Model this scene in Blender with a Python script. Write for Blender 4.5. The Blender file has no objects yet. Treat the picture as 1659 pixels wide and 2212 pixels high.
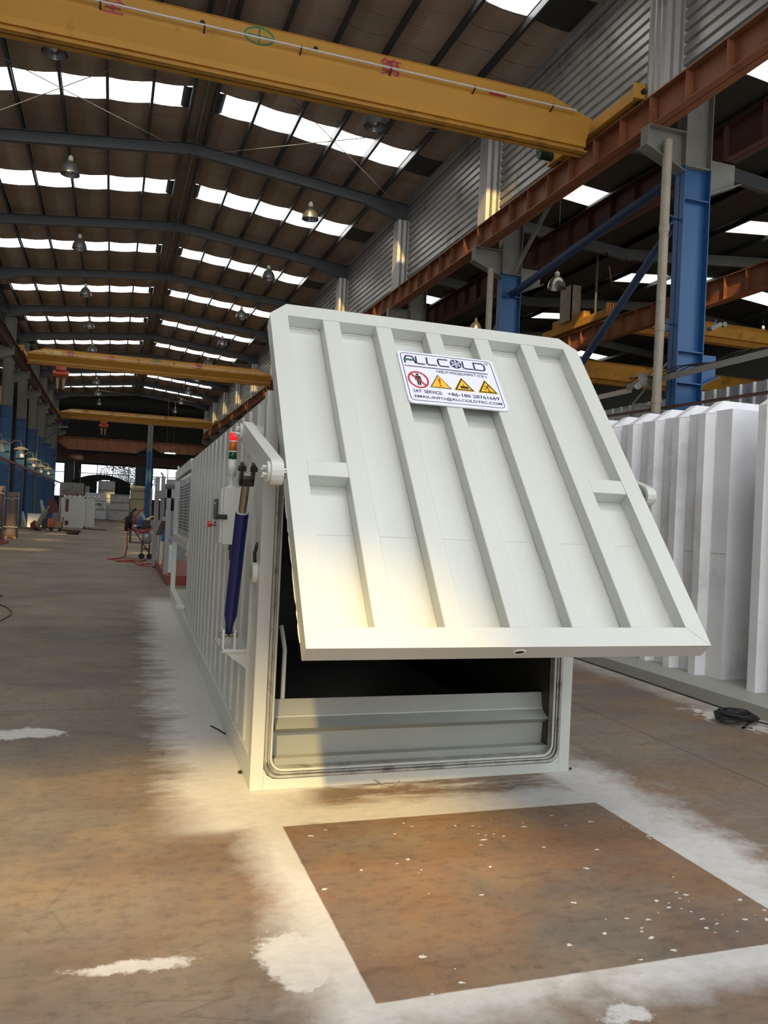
import bpy, bmesh, math, random
from mathutils import Vector, Matrix
random.seed(7)
C = bpy.context.scene.collection
scn = bpy.context.scene
PI = math.pi

# ------------------------------------------------------------------ camera
CAMH = 1.87
F = 1764.725
RIGHT = Vector((0.94753143, -0.31631584, 0.0461354)).normalized()
FWD = Vector((0.31642764, 0.9486032, 0.00505211)).normalized()
UP = RIGHT.cross(FWD).normalized()
cam = bpy.data.cameras.new('camera')
camo = bpy.data.objects.new('camera', cam)
C.objects.link(camo)
m = Matrix((( RIGHT.x, UP.x, -FWD.x, 0), (RIGHT.y, UP.y, -FWD.y, 0), (RIGHT.z, UP.z, -FWD.z, CAMH), (0, 0, 0, 1)))
camo.matrix_world = m
cam.sensor_fit = 'VERTICAL'
cam.sensor_height = 36.0
cam.sensor_width = 27.0
cam.lens = 36.0 * F / 2212.0
cam.clip_start = 0.05
cam.clip_end = 400
scn.camera = camo

def ray(x, y):
    return RIGHT * ((x - 829.5) / F) + UP * (-(y - 1106) / F) + FWD
def AY(x, y, Y):
    d = ray(x, y); return Vector((0, 0, CAMH)) + d * (Y / d.y)
def AX(x, y, X):
    d = ray(x, y); return Vector((0, 0, CAMH)) + d * (X / d.x)
def G(x, y, z=0.0):
    d = ray(x, y); return Vector((0, 0, CAMH)) + d * ((z - CAMH) / d.z)

# ------------------------------------------------------------------ world, sun, added daylight fills
scn.view_settings.view_transform = 'Standard'
scn.view_settings.look = 'None'
scn.view_settings.gamma = 1.0
scn.view_settings.use_curve_mapping = False
scn.view_settings.exposure = 0.0
W = bpy.data.worlds.new('overcast_sky'); scn.world = W
W.use_nodes = True
bg = W.node_tree.nodes['Background']
bg.inputs[0].default_value = (0.86, 0.93, 1.0, 1)
bg.inputs[1].default_value = 2.6
SUN_D = Vector((0.375, 1.0, -0.80)).normalized()
sun = bpy.data.lights.new('sun', 'SUN'); sun.energy = 10.0; sun.color = (1.0, 0.88, 0.66); sun.angle = math.radians(2.2)
suno = bpy.data.objects.new('sun', sun); C.objects.link(suno)
suno.rotation_euler = SUN_D.to_track_quat('-Z', 'Y').to_euler()
SKY_EMIT = 9.0            # daylight coming through one translucent roof sheet
def area(name, loc, aim, sx, sy, e, col):
    l = bpy.data.lights.new(name, 'AREA'); l.shape = 'RECTANGLE'; l.size = sx; l.size_y = sy; l.energy = e; l.color = col
    o = bpy.data.objects.new(name, l); C.objects.link(o); o.location = loc
    o.rotation_euler = (Vector(aim) - Vector(loc)).to_track_quat('-Z', 'Y').to_euler()
    return o
# unseen fill lamps added behind the camera; gable band and gate are assumed
area('high_front_fill', (-2.0, -20.0, 11.2), (1.6, 6, 1.5), 20.0, 4.6, 1120, (0.95, 0.98, 1.0))
area('low_front_fill', (1.0, -20.5, 3.8), (1.6, 5, 2.4), 12.0, 6.6, 220, (0.93, 0.97, 1.0))
scn.cycles.max_bounces = 6
scn.cycles.diffuse_bounces = 4
scn.cycles.glossy_bounces = 3
scn.cycles.transmission_bounces = 4
scn.cycles.transparent_max_bounces = 12
scn.cycles.sample_clamp_indirect = 6.0
scn.cycles.caustics_reflective = False
scn.cycles.caustics_refractive = False

# ------------------------------------------------------------------ materials
def lin(c):
    return tuple((x / 12.92 if x <= 0.04045 else ((x + 0.055) / 1.055) ** 2.4) for x in c)
def rgb(r, g, b):
    return lin((r / 255, g / 255, b / 255)) + (1,)
class N:
    """small node-graph helper"""
    def __init__(s, name):
        s.m = bpy.data.materials.new(name); s.m.use_nodes = True
        s.t = s.m.node_tree; s.b = s.t.nodes['Principled BSDF']; s.geo = None
    def n(s, typ, **k):
        q = s.t.nodes.new(typ)
        for a, v in k.items(): setattr(q, a, v)
        return q
    def link(s, a, b): s.t.links.new(a, b)
    def put(s, sock, v):
        if isinstance(v, bpy.types.NodeSocket): s.link(v, sock)
        else: sock.default_value = v
    def pos(s):
        if s.geo is None: s.geo = s.n('ShaderNodeNewGeometry').outputs['Position']
        return s.geo
    def xyz(s):
        q = s.n('ShaderNodeSeparateXYZ'); s.link(s.pos(), q.inputs[0]); return q.outputs[0], q.outputs[1], q.outputs[2]
    def math(s, op, a, b=0.0, c=None, clamp=False):
        q = s.n('ShaderNodeMath', operation=op, use_clamp=clamp); s.put(q.inputs[0], a); s.put(q.inputs[1], b)
        if c is not None: s.put(q.inputs[2], c)
        return q.outputs[0]
    def noise(s, scale, detail=4.0, rough=0.55, vec=None, dist=0.0, stretch=None):
        q = s.n('ShaderNodeTexNoise'); q.inputs['Scale'].default_value = scale
        q.inputs['Detail'].default_value = detail; q.inputs['Roughness'].default_value = rough; q.inputs['Distortion'].default_value = dist
        v = vec if vec is not None else s.pos()
        if stretch:
            mp = s.n('ShaderNodeMapping'); mp.inputs['Scale'].default_value = stretch; s.link(v, mp.inputs[0]); v = mp.outputs[0]
        s.link(v, q.inputs['Vector']); return q.outputs['Fac']
    def ramp(s, f, p0, p1, v0=0.0, v1=1.0):
        q = s.n('ShaderNodeMapRange'); q.clamp = True
        s.put(q.inputs[0], f); q.inputs[1].default_value = p0; q.inputs[2].default_value = p1; q.inputs[3].default_value = v0; q.inputs[4].default_value = v1
        return q.outputs[0]
    def mix(s, f, a, b):
        q = s.n('ShaderNodeMix', data_type='RGBA'); s.put(q.inputs[0], f); s.put(q.inputs[6], a); s.put(q.inputs[7], b); return q.outputs[2]
    def bump(s, h, strength=0.2, dist=0.02):
        q = s.n('ShaderNodeBump'); q.inputs['Strength'].default_value = strength; q.inputs['Distance'].default_value = dist
        s.link(h, q.inputs['Height']); s.link(q.outputs[0], s.b.inputs['Normal'])
def paint(name, col, rough=0.5, metal=0.0, var=0.12, scale=3.0, bump=0.0, dirt=None, spec=0.5):
    g = N(name)
    f = g.ramp(g.noise(scale, 5), 0.3, 0.7)
    dark = tuple(c * (1 - var) for c in col[:3]) + (1,)
    c = g.mix(f, dark, col)
    if dirt:
        d = g.ramp(g.noise(dirt[1], 6, 0.65), dirt[2], dirt[2] + 0.14)
        c = g.mix(g.math('MULTIPLY', d, dirt[3]), c, dirt[0])
    g.link(c, g.b.inputs['Base Color'])
    g.b.inputs['Roughness'].default_value = rough; g.b.inputs['Metallic'].default_value = metal
    g.b.inputs['Specular IOR Level'].default_value = spec
    if bump: g.bump(g.noise(scale * 14, 3), bump, 0.01)
    return g.m
def emit(name, col, st):
    g = N(name); g.b.inputs['Base Color'].default_value = (0.8, 0.8, 0.8, 1)
    g.b.inputs['Emission Color'].default_value = col; g.b.inputs['Emission Strength'].default_value = st
    f = g.noise(2.0, 2); g.link(g.ramp(f, 0, 1, 0.45, 0.55), g.b.inputs['Roughness'])
    return g.m
M = {}
M['cooler'] = paint('cooler_white_paint', rgb(202, 204, 196), 0.34, var=0.03, scale=1.5, bump=0.05)
M['white2'] = paint('matt_white_paint', rgb(240, 240, 243), 0.6, var=0.08, scale=2.2, bump=0.04, dirt=(rgb(190, 188, 192), 1.4, 0.56, 0.5))
M['deck'] = paint('grey_white_deck_paint', rgb(164, 166, 156), 0.55, var=0.08)
M['liner'] = paint('shaded_liner', rgb(58, 54, 46), 0.45, var=0.2)  # base colour set dark to stand in for the dim, unlit chamber
M['weld'] = paint('weld_bead_paint', rgb(220, 220, 214), 0.4, var=0.05)
M['seal'] = paint('door_seal_aluminium', rgb(190, 188, 178), 0.35, 0.3, var=0.35, scale=9, dirt=(rgb(95, 92, 86), 7, 0.52, 0.7))
M['steelrod'] = paint('chromed_rod', rgb(150, 145, 138), 0.22, 0.85, var=0.1)
M['navyblue'] = paint('navy_blue_enamel', rgb(8, 24, 92), 0.32, var=0.1)
M['black'] = paint('black_plastic', rgb(24, 24, 26), 0.4, var=0.2)
M['rubber'] = paint('black_rubber', rgb(30, 30, 30), 0.7, var=0.2)
M['greyplate'] = paint('grey_front_plate', rgb(150, 150, 148), 0.3, 0.5, var=0.05)
M['louver'] = paint('grey_louver_sheet', rgb(178, 180, 182), 0.3, 0.35, var=0.05)
M['slot'] = paint('louver_slot_dark', rgb(62, 64, 66), 0.5, var=0.1)
M['red'] = paint('red_plastic', rgb(196, 40, 34), 0.4, var=0.08)
M['lampred'] = emit('red_beacon_lens', (1.0, 0.015, 0.02, 1), 0.75)
M['lampred'].node_tree.nodes['Principled BSDF'].inputs['Base Color'].default_value = (0.5, 0.01, 0.015, 1)
M['lampamber'] = paint('amber_beacon_lens', rgb(205, 108, 18), 0.2, var=0.15, scale=30)
M['lampgreen'] = paint('green_beacon_lens', rgb(10, 84, 46), 0.2, var=0.15, scale=30)
M['signwhite'] = paint('sign_white', rgb(232, 232, 240), 0.35, var=0.02)
M['signnavy'] = paint('sign_navy', rgb(30, 36, 92), 0.4, var=0.02)
M['signred'] = paint('sign_red', rgb(200, 30, 40), 0.4, var=0.02)
M['signyellow'] = paint('sign_yellow', rgb(240, 190, 30), 0.4, var=0.02)
M['signblack'] = paint('sign_black', rgb(26, 24, 22), 0.4, var=0.02)
M['signgreen'] = paint('sign_green', rgb(50, 110, 70), 0.4, var=0.05)
M['crane'] = paint('crane_yellow_paint', rgb(204, 150, 58), 0.5, var=0.12, scale=1.2, dirt=(rgb(120, 84, 40), 2.3, 0.62, 0.5))
M['craneunder'] = paint('crane_yellow_grimy', rgb(198, 144, 54), 0.6, var=0.2, scale=2.0, dirt=(rgb(96, 66, 40), 1.6, 0.54, 0.6))
M['conduit'] = paint('white_conduit', rgb(214, 212, 214), 0.4, var=0.06)
M['pinkpaint'] = paint('faded_red_lettering', rgb(186, 74, 84), 0.6, var=0.2, scale=6)
M['redpaint'] = paint('red_lettering', rgb(178, 40, 38), 0.6, var=0.1)
M['greenpaint'] = paint('green_lettering', rgb(66, 138, 88), 0.6, var=0.2, scale=6)
M['plateY'] = paint('load_plate_cream', rgb(232, 214, 130), 0.5, var=0.05)
M['primer'] = paint('rust_red_primer', rgb(140, 86, 56), 0.55, var=0.2, scale=1.5, dirt=(rgb(70, 44, 34), 2.0, 0.56, 0.55))
M['primerdark'] = paint('dark_brown_primer', rgb(86, 54, 42), 0.6, var=0.25, scale=1.5)
M['bluedark'] = paint('dark_blue_tube_paint', rgb(34, 58, 88), 0.5, var=0.15)
M['blue'] = paint('column_blue_paint', rgb(36, 86, 136), 0.42, var=0.12, scale=1.0, dirt=(rgb(96, 160, 190), 1.0, 0.6, 0.35))
M['greysteel'] = paint('column_grey_paint', rgb(126, 124, 116), 0.6, var=0.18, scale=1.2, dirt=(rgb(84, 78, 70), 1.3, 0.54, 0.5))
M['purlin'] = paint('dark_purlin_steel', rgb(64, 68, 76), 0.42, 0.3, var=0.15)
M['rafter'] = paint('grey_rafter_paint', rgb(88, 92, 96), 0.5, var=0.15)
M['galv'] = paint('galvanised_cladding', rgb(178, 176, 174), 0.42, 0.45, var=0.14, scale=0.9, dirt=(rgb(104, 96, 88), 1.1, 0.55, 0.6))
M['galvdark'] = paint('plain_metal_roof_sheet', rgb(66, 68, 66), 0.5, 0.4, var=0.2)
M['lampshade'] = paint('spun_aluminium', rgb(150, 150, 152), 0.3, 0.7, var=0.1)
M['bulb'] = paint('bulb_glass', rgb(236, 234, 228), 0.15, var=0.02)
M['cable'] = paint('dark_cable', rgb(42, 40, 40), 0.6, var=0.1)
M['pipegrey'] = paint('old_downpipe', rgb(166, 156, 140), 0.55, var=0.2, scale=2, dirt=(rgb(120, 108, 92), 3, 0.55, 0.6))
M['orange'] = paint('orange_enamel', rgb(206, 88, 44), 0.4, var=0.1)
M['gascyl'] = paint('grey_gas_cylinder', rgb(140, 136, 128), 0.5, var=0.2)
M['cardboard'] = paint('cardboard', rgb(176, 146, 96), 0.8, var=0.12)
M['wrap'] = paint('brown_stretch_film', rgb(116, 98, 88), 0.22, var=0.25, scale=5, bump=0.6)
M['canvas'] = paint('dark_green_canvas', rgb(34, 46, 40), 0.8, var=0.2)
M['machine'] = paint('grey_machine_paint', rgb(150, 152, 154), 0.5, var=0.06)
M['skid'] = paint('red_oxide_skid', rgb(140, 58, 40), 0.55, var=0.15)
M['cream'] = paint('cream_sheet', rgb(222, 214, 176), 0.55, var=0.08)
M['hose'] = paint('red_rubber_hose', rgb(176, 62, 56), 0.5, var=0.1)
M['dkred'] = paint('dark_red_panel', rgb(110, 34, 36), 0.5, var=0.12)
M['ply'] = paint('weathered_board', rgb(176, 140, 104), 0.7, var=0.2)
M['leaf'] = paint('tree_leaf', rgb(46, 62, 44), 0.6, var=0.3)
M['bark'] = paint('tree_bark', rgb(60, 50, 42), 0.8, var=0.2)
M['bluepl'] = paint('bright_blue_plastic', rgb(30, 84, 176), 0.4, var=0.1)
M['teal'] = paint('pale_teal_cylinder', rgb(150, 176, 172), 0.5, var=0.1)
M['bluegreen'] = paint('dark_green_motor', rgb(20, 62, 50), 0.45, var=0.15)
M['tube'] = emit('lit_tube', (0.95, 1.0, 1.0, 1), 6)
M['daywin'] = emit('daylit_window_pane', (0.93, 0.97, 1.0, 1), 1.3)
M['scribble'] = paint('black_spray', rgb(40, 40, 44), 0.6, var=0.1)

def mat_roof():
    g = N('roof_insulation_felt'); x, y, z = g.xyz()
    f = g.ramp(g.noise(0.35, 5, stretch=(1, 1, 1)), 0.35, 0.65)
    c = g.mix(f, rgb(160, 142, 126), rgb(188, 170, 152))
    # sheet laps run across the slope, every 0.8 m, slightly wavy
    w = g.math('ADD', g.math('MULTIPLY', y, 1.25), g.math('MULTIPLY', g.noise(0.9, 2), 0.45))
    fr = g.math('FRACT', w); ln = g.ramp(g.math('ABSOLUTE', g.math('SUBTRACT', fr, 0.5)), 0.0, 0.035, 1, 0)
    ln = g.math('MULTIPLY', ln, g.ramp(g.noise(0.5, 3), 0.4, 0.6))
    c = g.mix(g.math('MULTIPLY', ln, 0.65), c, rgb(66, 54, 48))
    fine = g.math('FRACT', g.math('MULTIPLY', w, 5.0)); fl = g.ramp(g.math('ABSOLUTE', g.math('SUBTRACT', fine, 0.5)), 0, 0.12, 1, 0)
    c = g.mix(g.math('MULTIPLY', fl, 0.14), c, rgb(80, 68, 60))
    st = g.ramp(g.noise(0.22, 4), 0.6, 0.7); c = g.mix(g.math('MULTIPLY', st, 0.4), c, rgb(150, 146, 132))
    g.link(c, g.b.inputs['Base Color']); g.b.inputs['Roughness'].default_value = 0.8
    return g.m
M['roof'] = mat_roof()
def mat_pane(name='translucent_roof_sheet', st=None):
    g = N(name)
    tr = g.n('ShaderNodeBsdfTransparent'); tr.inputs[0].default_value = (1.0, 0.78, 0.36, 1)
    em = g.n('ShaderNodeEmission'); em.inputs[0].default_value = (0.96, 0.985, 1.0, 1); em.inputs[1].default_value = SKY_EMIT if st is None else st
    mx = g.n('ShaderNodeMixShader'); mx.inputs[0].default_value = 0.5
    g.link(tr.outputs[0], mx.inputs[1]); g.link(em.outputs[0], mx.inputs[2])
    g.link(mx.outputs[0], g.t.nodes['Material Output'].inputs[0])
    return g.m
M['pane'] = mat_pane(); M['fillpane'] = emit('overhead_fill_sheet', (0.96, 0.985, 1.0, 1), 9.0); M['panedim'] = mat_pane('dim_translucent_roof_sheet', 2.2)  # middle: added overhead fill; last: glow lowered to darken the neighbour halls
def mat_glass():
    g = N('window_glass')
    tr = g.n('ShaderNodeBsdfTransparent'); tr.inputs[0].default_value = (0.95, 0.97, 0.97, 1)
    gl = g.n('ShaderNodeBsdfGlossy'); gl.inputs['Roughness'].default_value = 0.05
    mx = g.n('ShaderNodeMixShader'); mx.inputs[0].default_value = 0.06
    g.link(tr.outputs[0], mx.inputs[1]); g.link(gl.outputs[0], mx.inputs[2])
    g.link(mx.outputs[0], g.t.nodes['Material Output'].inputs[0]); return g.m
M['glass'] = mat_glass()

CX0, CY0, SH = 0.9536, 5.415, 0.0219     # cooler: front corner on the floor, and its turn against the hall
def mat_floor():
    g = N('stained_concrete_floor'); x, y, z = g.xyz()
    n1 = g.noise(0.45, 6, 0.6); n2 = g.noise(1.6, 6, 0.65); n3 = g.noise(11.0, 7, 0.72, stretch=(1, 1.5, 1)); n4 = g.noise(38.0, 4, 0.7)
    c = g.mix(g.ramp(n1, 0.36, 0.64), rgb(108, 101, 95), rgb(137, 127, 115))
    c = g.mix(g.math('MULTIPLY', g.ramp(n2, 0.46, 0.66), 0.55), c, rgb(150, 134, 108))
    c = g.mix(g.math('MULTIPLY', g.ramp(g.noise(0.8, 5, 0.6, stretch=(1, 2.2, 1)), 0.52, 0.68), 0.55), c, rgb(92, 82, 76))
    # rust-brown wear around and in front of the container
    rx = g.math('SUBTRACT', x, 2.2); ry = g.math('SUBTRACT', y, 4.2)
    rd = g.math('SQRT', g.math('ADD', g.math('MULTIPLY', rx, rx), g.math('MULTIPLY', g.math('MULTIPLY', ry, ry), 1.0)))
    rust = g.math('MULTIPLY', g.ramp(rd, 1.0, 3.3, 1, 0), g.ramp(g.noise(1.1, 5, 0.62), 0.34, 0.62))
    c = g.mix(g.math('MULTIPLY', rust, 0.6), c, rgb(150, 104, 60))
    rust2 = g.math('MULTIPLY', g.ramp(x, 4.0, 5.5), g.math('MULTIPLY', g.ramp(y, 12, 7), g.ramp(g.noise(0.9, 5, 0.6, stretch=(1, 1.6, 1)), 0.4, 0.62)))
    c = g.mix(g.math('MULTIPLY', rust2, 0.75), c, rgb(132, 100, 68))
    # rectangular plate-like tone steps
    bk = g.n('ShaderNodeTexBrick'); bk.inputs['Scale'].default_value = 0.55; bk.inputs['Mortar Size'].default_value = 0.004
    bk.inputs['Color1'].default_value = (0.42, 0.42, 0.42, 1); bk.inputs['Color2'].default_value = (0.62, 0.62, 0.62, 1); bk.inputs['Mortar'].default_value = (0.42, 0.42, 0.42, 1)
    g.link(g.pos(), bk.inputs['Vector'])
    mm = g.n('ShaderNodeMix', data_type='RGBA', blend_type='OVERLAY'); mm.inputs[0].default_value = 0.22
    g.link(c, mm.inputs[6]); g.link(bk.outputs['Color'], mm.inputs[7]); c = mm.outputs[2]
    # fine dirt
    c = g.mix(g.math('MULTIPLY', g.ramp(n3, 0.48, 0.70), 0.5), c, rgb(72, 64, 58))
    c = g.mix(g.math('MULTIPLY', g.ramp(n4, 0.6, 0.78), 0.4), c, rgb(60, 52, 46))
    sc = g.n('ShaderNodeTexVoronoi', feature='DISTANCE_TO_EDGE'); sc.inputs['Scale'].default_value = 1.4
    mp = g.n('ShaderNodeMapping'); mp.inputs['Scale'].default_value = (0.5, 2.5, 1); mp.inputs['Rotation'].default_value = (0, 0, 0.5)
    g.link(g.pos(), mp.inputs[0]); g.link(mp.outputs[0], sc.inputs['Vector'])
    scr = g.math('MULTIPLY', g.ramp(sc.outputs['Distance'], 0, 0.012, 1, 0), g.ramp(n1, 0.5, 0.6))
    c = g.mix(g.math('MULTIPLY', scr, 0.35), c, rgb(64, 56, 50))
    base = c
    # floor joint lines
    def line(coord, at, half): return g.ramp(g.math('ABSOLUTE', g.math('SUBTRACT', coord, at)), half * 0.4, half, 1, 0)
    j = line(y, 7.85, 0.012)
    for at, co in ((13.85, y), (19.85, y), (-2.6, x), (4.7, x)):
        j = g.math('MAXIMUM', j, line(co, at, 0.012))
    base = g.mix(g.math('MULTIPLY', j, 0.6), base, rgb(56, 48, 44))
    # --- white paint overspray, each with an edge of its own
    nz = g.math('SUBTRACT', g.noise(2.2, 7, 0.68), 0.5); nzf = g.math('SUBTRACT', g.noise(11, 5, 0.7), 0.5)
    nst = g.math('SUBTRACT', g.noise(1.0, 6, 0.66, stretch=(1.2, 3.4, 1)), 0.5)
    edge = g.math('ADD', g.math('MULTIPLY', g.math('SUBTRACT', y, CY0), SH), CX0)
    dl = g.math('SUBTRACT', edge, x)                      # metres to the left of the cooler's side
    dl2 = g.math('ADD', dl, g.math('ADD', g.math('MULTIPLY', nst, 0.9), g.math('MULTIPLY', nzf, 0.25)))
    mL = g.math('MULTIPLY', g.math('MULTIPLY', g.ramp(dl2, 0.34, 0.66, 1, 0), g.ramp(dl, -0.5, -0.3)), g.math('MULTIPLY', g.ramp(y, 4.6, 5.3), g.ramp(y, 17.5, 16.2)))
    RX0, RX1, RY0, RY1 = 1.045, 3.20, 2.96, 4.78
    def boxd(cx, cy, hx, hy):
        ax = g.math('SUBTRACT', g.math('ABSOLUTE', g.math('SUBTRACT', x, cx)), hx)
        ay = g.math('SUBTRACT', g.math('ABSOLUTE', g.math('SUBTRACT', y, cy)), hy)
        return ax, ay, g.math('MAXIMUM', ax, ay)
    ax, ay, rdist = boxd((RX0 + RX1) / 2, (RY0 + RY1) / 2, (RX1 - RX0) / 2, (RY1 - RY0) / 2)
    rdn = g.math('ADD', rdist, g.math('ADD', g.math('MULTIPLY', nz, 0.34), g.math('MULTIPLY', nzf, 0.10)))
    ring = g.ramp(rdn, 0.10, 0.34, 1, 0)
    gaps = g.ramp(g.noise(1.3, 5, 0.6), 0.30, 0.42)
    ring = g.math('MULTIPLY', ring, g.ramp(gaps, 0, 1, 0.35, 1.0))
    # strip between the masked rectangle and the cooler, with brown scuffs in it
    st = g.math('MULTIPLY', g.math('MULTIPLY', g.ramp(y, 4.7, 4.82), g.ramp(y, 5.5, 5.44)), g.math('MULTIPLY', g.ramp(x, 0.3, 0.7), g.ramp(g.math('ADD', x, g.math('MULTIPLY', nz, 1.2)), 3.9, 3.35)))
    scuff = g.math('MULTIPLY', g.ramp(g.math('ADD', y, g.math('MULTIPLY', nz, 0.35)), 4.98, 5.16), g.ramp(g.noise(1.5, 6, 0.68, stretch=(0.8, 3.0, 1)), 0.38, 0.52))
    st = g.math('MULTIPLY', st, g.math('SUBTRACT', 1.0, g.math('MULTIPLY', scuff, g.ramp(x, 1.15, 1.4))))
    mR = g.math('MULTIPLY', g.ramp(g.math('ADD', x, g.math('MULTIPLY', nz, 1.0)), 3.5, 3.8, 1, 0), g.math('MULTIPLY', g.ramp(x, 3.1, 3.2), g.math('MULTIPLY', g.ramp(y, 3.0, 3.6), g.ramp(g.math('ADD', y, g.math('MULTIPLY', nz, 1.2)), 6.4, 5.5))))
    spots = None
    for (cx, cy, rx_, ry_) in ((0.86, 3.34, 0.17, 0.26), (0.15, 3.45, 0.24, 0.07), (1.98, 2.66, 0.12, 0.08), (-1.9, 5.0, 0.28, 0.1), (-0.6, 7.1, 0.4, 0.16), (4.5, 8.2, 0.35, 0.14), (5.95, 6.7, 0.25, 0.5)):
        ex = g.math('DIVIDE', g.math('SUBTRACT', x, cx), rx_); ey = g.math('DIVIDE', g.math('SUBTRACT', y, cy), ry_)
        q = g.math('SQRT', g.math('ADD', g.math('MULTIPLY', ex, ex), g.math('MULTIPLY', ey, ey)))
        q = g.ramp(g.math('ADD', q, g.math('ADD', g.math('MULTIPLY', nz, 2.6), g.math('MULTIPLY', nzf, 1.6))), 0.7, 1.0, 1, 0)
        spots = q if spots is None else g.math('MAXIMUM', spots, q)
    bm = g.math('MULTIPLY', g.ramp(g.math('ADD', x, g.math('MULTIPLY', nz, 0.8)), 5.85, 6.25), g.math('MULTIPLY', g.ramp(y, 12, 10), 0.6))
    white = g.math('MAXIMUM', g.math('MAXIMUM', mL, ring), g.math('MAXIMUM', st, g.math('MAXIMUM', mR, g.math('MAXIMUM', spots, bm))))
    inside = g.ramp(g.math('ADD', rdist, g.math('MULTIPLY', nzf, 0.012)), -0.008, 0.002, 1, 0)      # crisp edge: a sheet lay here
    white = g.math('MULTIPLY', white, g.math('SUBTRACT', 1.0, inside))
    # flecks of paint inside the masked sheet, mostly towards its right half
    vo = g.n('ShaderNodeTexVoronoi'); vo.inputs['Scale'].default_value = 24; vo.inputs['Randomness'].default_value = 1
    wv = g.n('ShaderNodeTexNoise'); wv.inputs['Scale'].default_value = 30; g.link(g.pos(), wv.inputs['Vector'])
    va = g.n('ShaderNodeVectorMath', operation='SCALE'); g.link(wv.outputs['Color'], va.inputs[0]); va.inputs['Scale'].default_value = 0.035
    vb = g.n('ShaderNodeVectorMath', operation='ADD'); g.link(g.pos(), vb.inputs[0]); g.link(va.outputs[0], vb.inputs[1])
    vm = g.n('ShaderNodeMapping'); vm.inputs['Scale'].default_value = (.75, 1.2, 1); vm.inputs['Rotation'].default_value = (0, 0, 0.4); g.link(vb.outputs[0], vm.inputs[0])
    g.link(vm.outputs[0], vo.inputs['Vector'])
    sel = g.n('ShaderNodeSeparateColor'); g.link(vo.outputs['Color'], sel.inputs[0])
    clus = g.ramp(g.noise(1.7, 3, 0.6), 0.52, 0.62, 0.03, 0.42)
    clus = g.math('MULTIPLY', clus, g.ramp(x, 1.2, 2.4, 0.5, 1.0))
    fl = g.math('MULTIPLY', g.math('LESS_THAN', vo.outputs['Distance'], g.ramp(sel.outputs[1], 0, 1, 0.08, 0.34)), g.math('LESS_THAN', sel.outputs[0], clus))
    fl = g.math('MULTIPLY', fl, inside)
    white = g.math('MAXIMUM', g.math('MULTIPLY', white, g.ramp(n3, 0.25, 0.75, 1.0, 0.72)), fl)
    c = g.mix(white, base, rgb(214, 212, 208))
    g.link(c, g.b.inputs['Base Color'])
    g.link(g.ramp(n2, 0.3, 0.7, 0.6, 0.8), g.b.inputs['Roughness'])
    g.b.inputs['Specular IOR Level'].default_value = 0.35
    g.bump(g.math('ADD', n3, g.math('MULTIPLY', n4, 0.5)), 0.12, 0.01)
    return g.m
M['floor'] = mat_floor()

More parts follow.
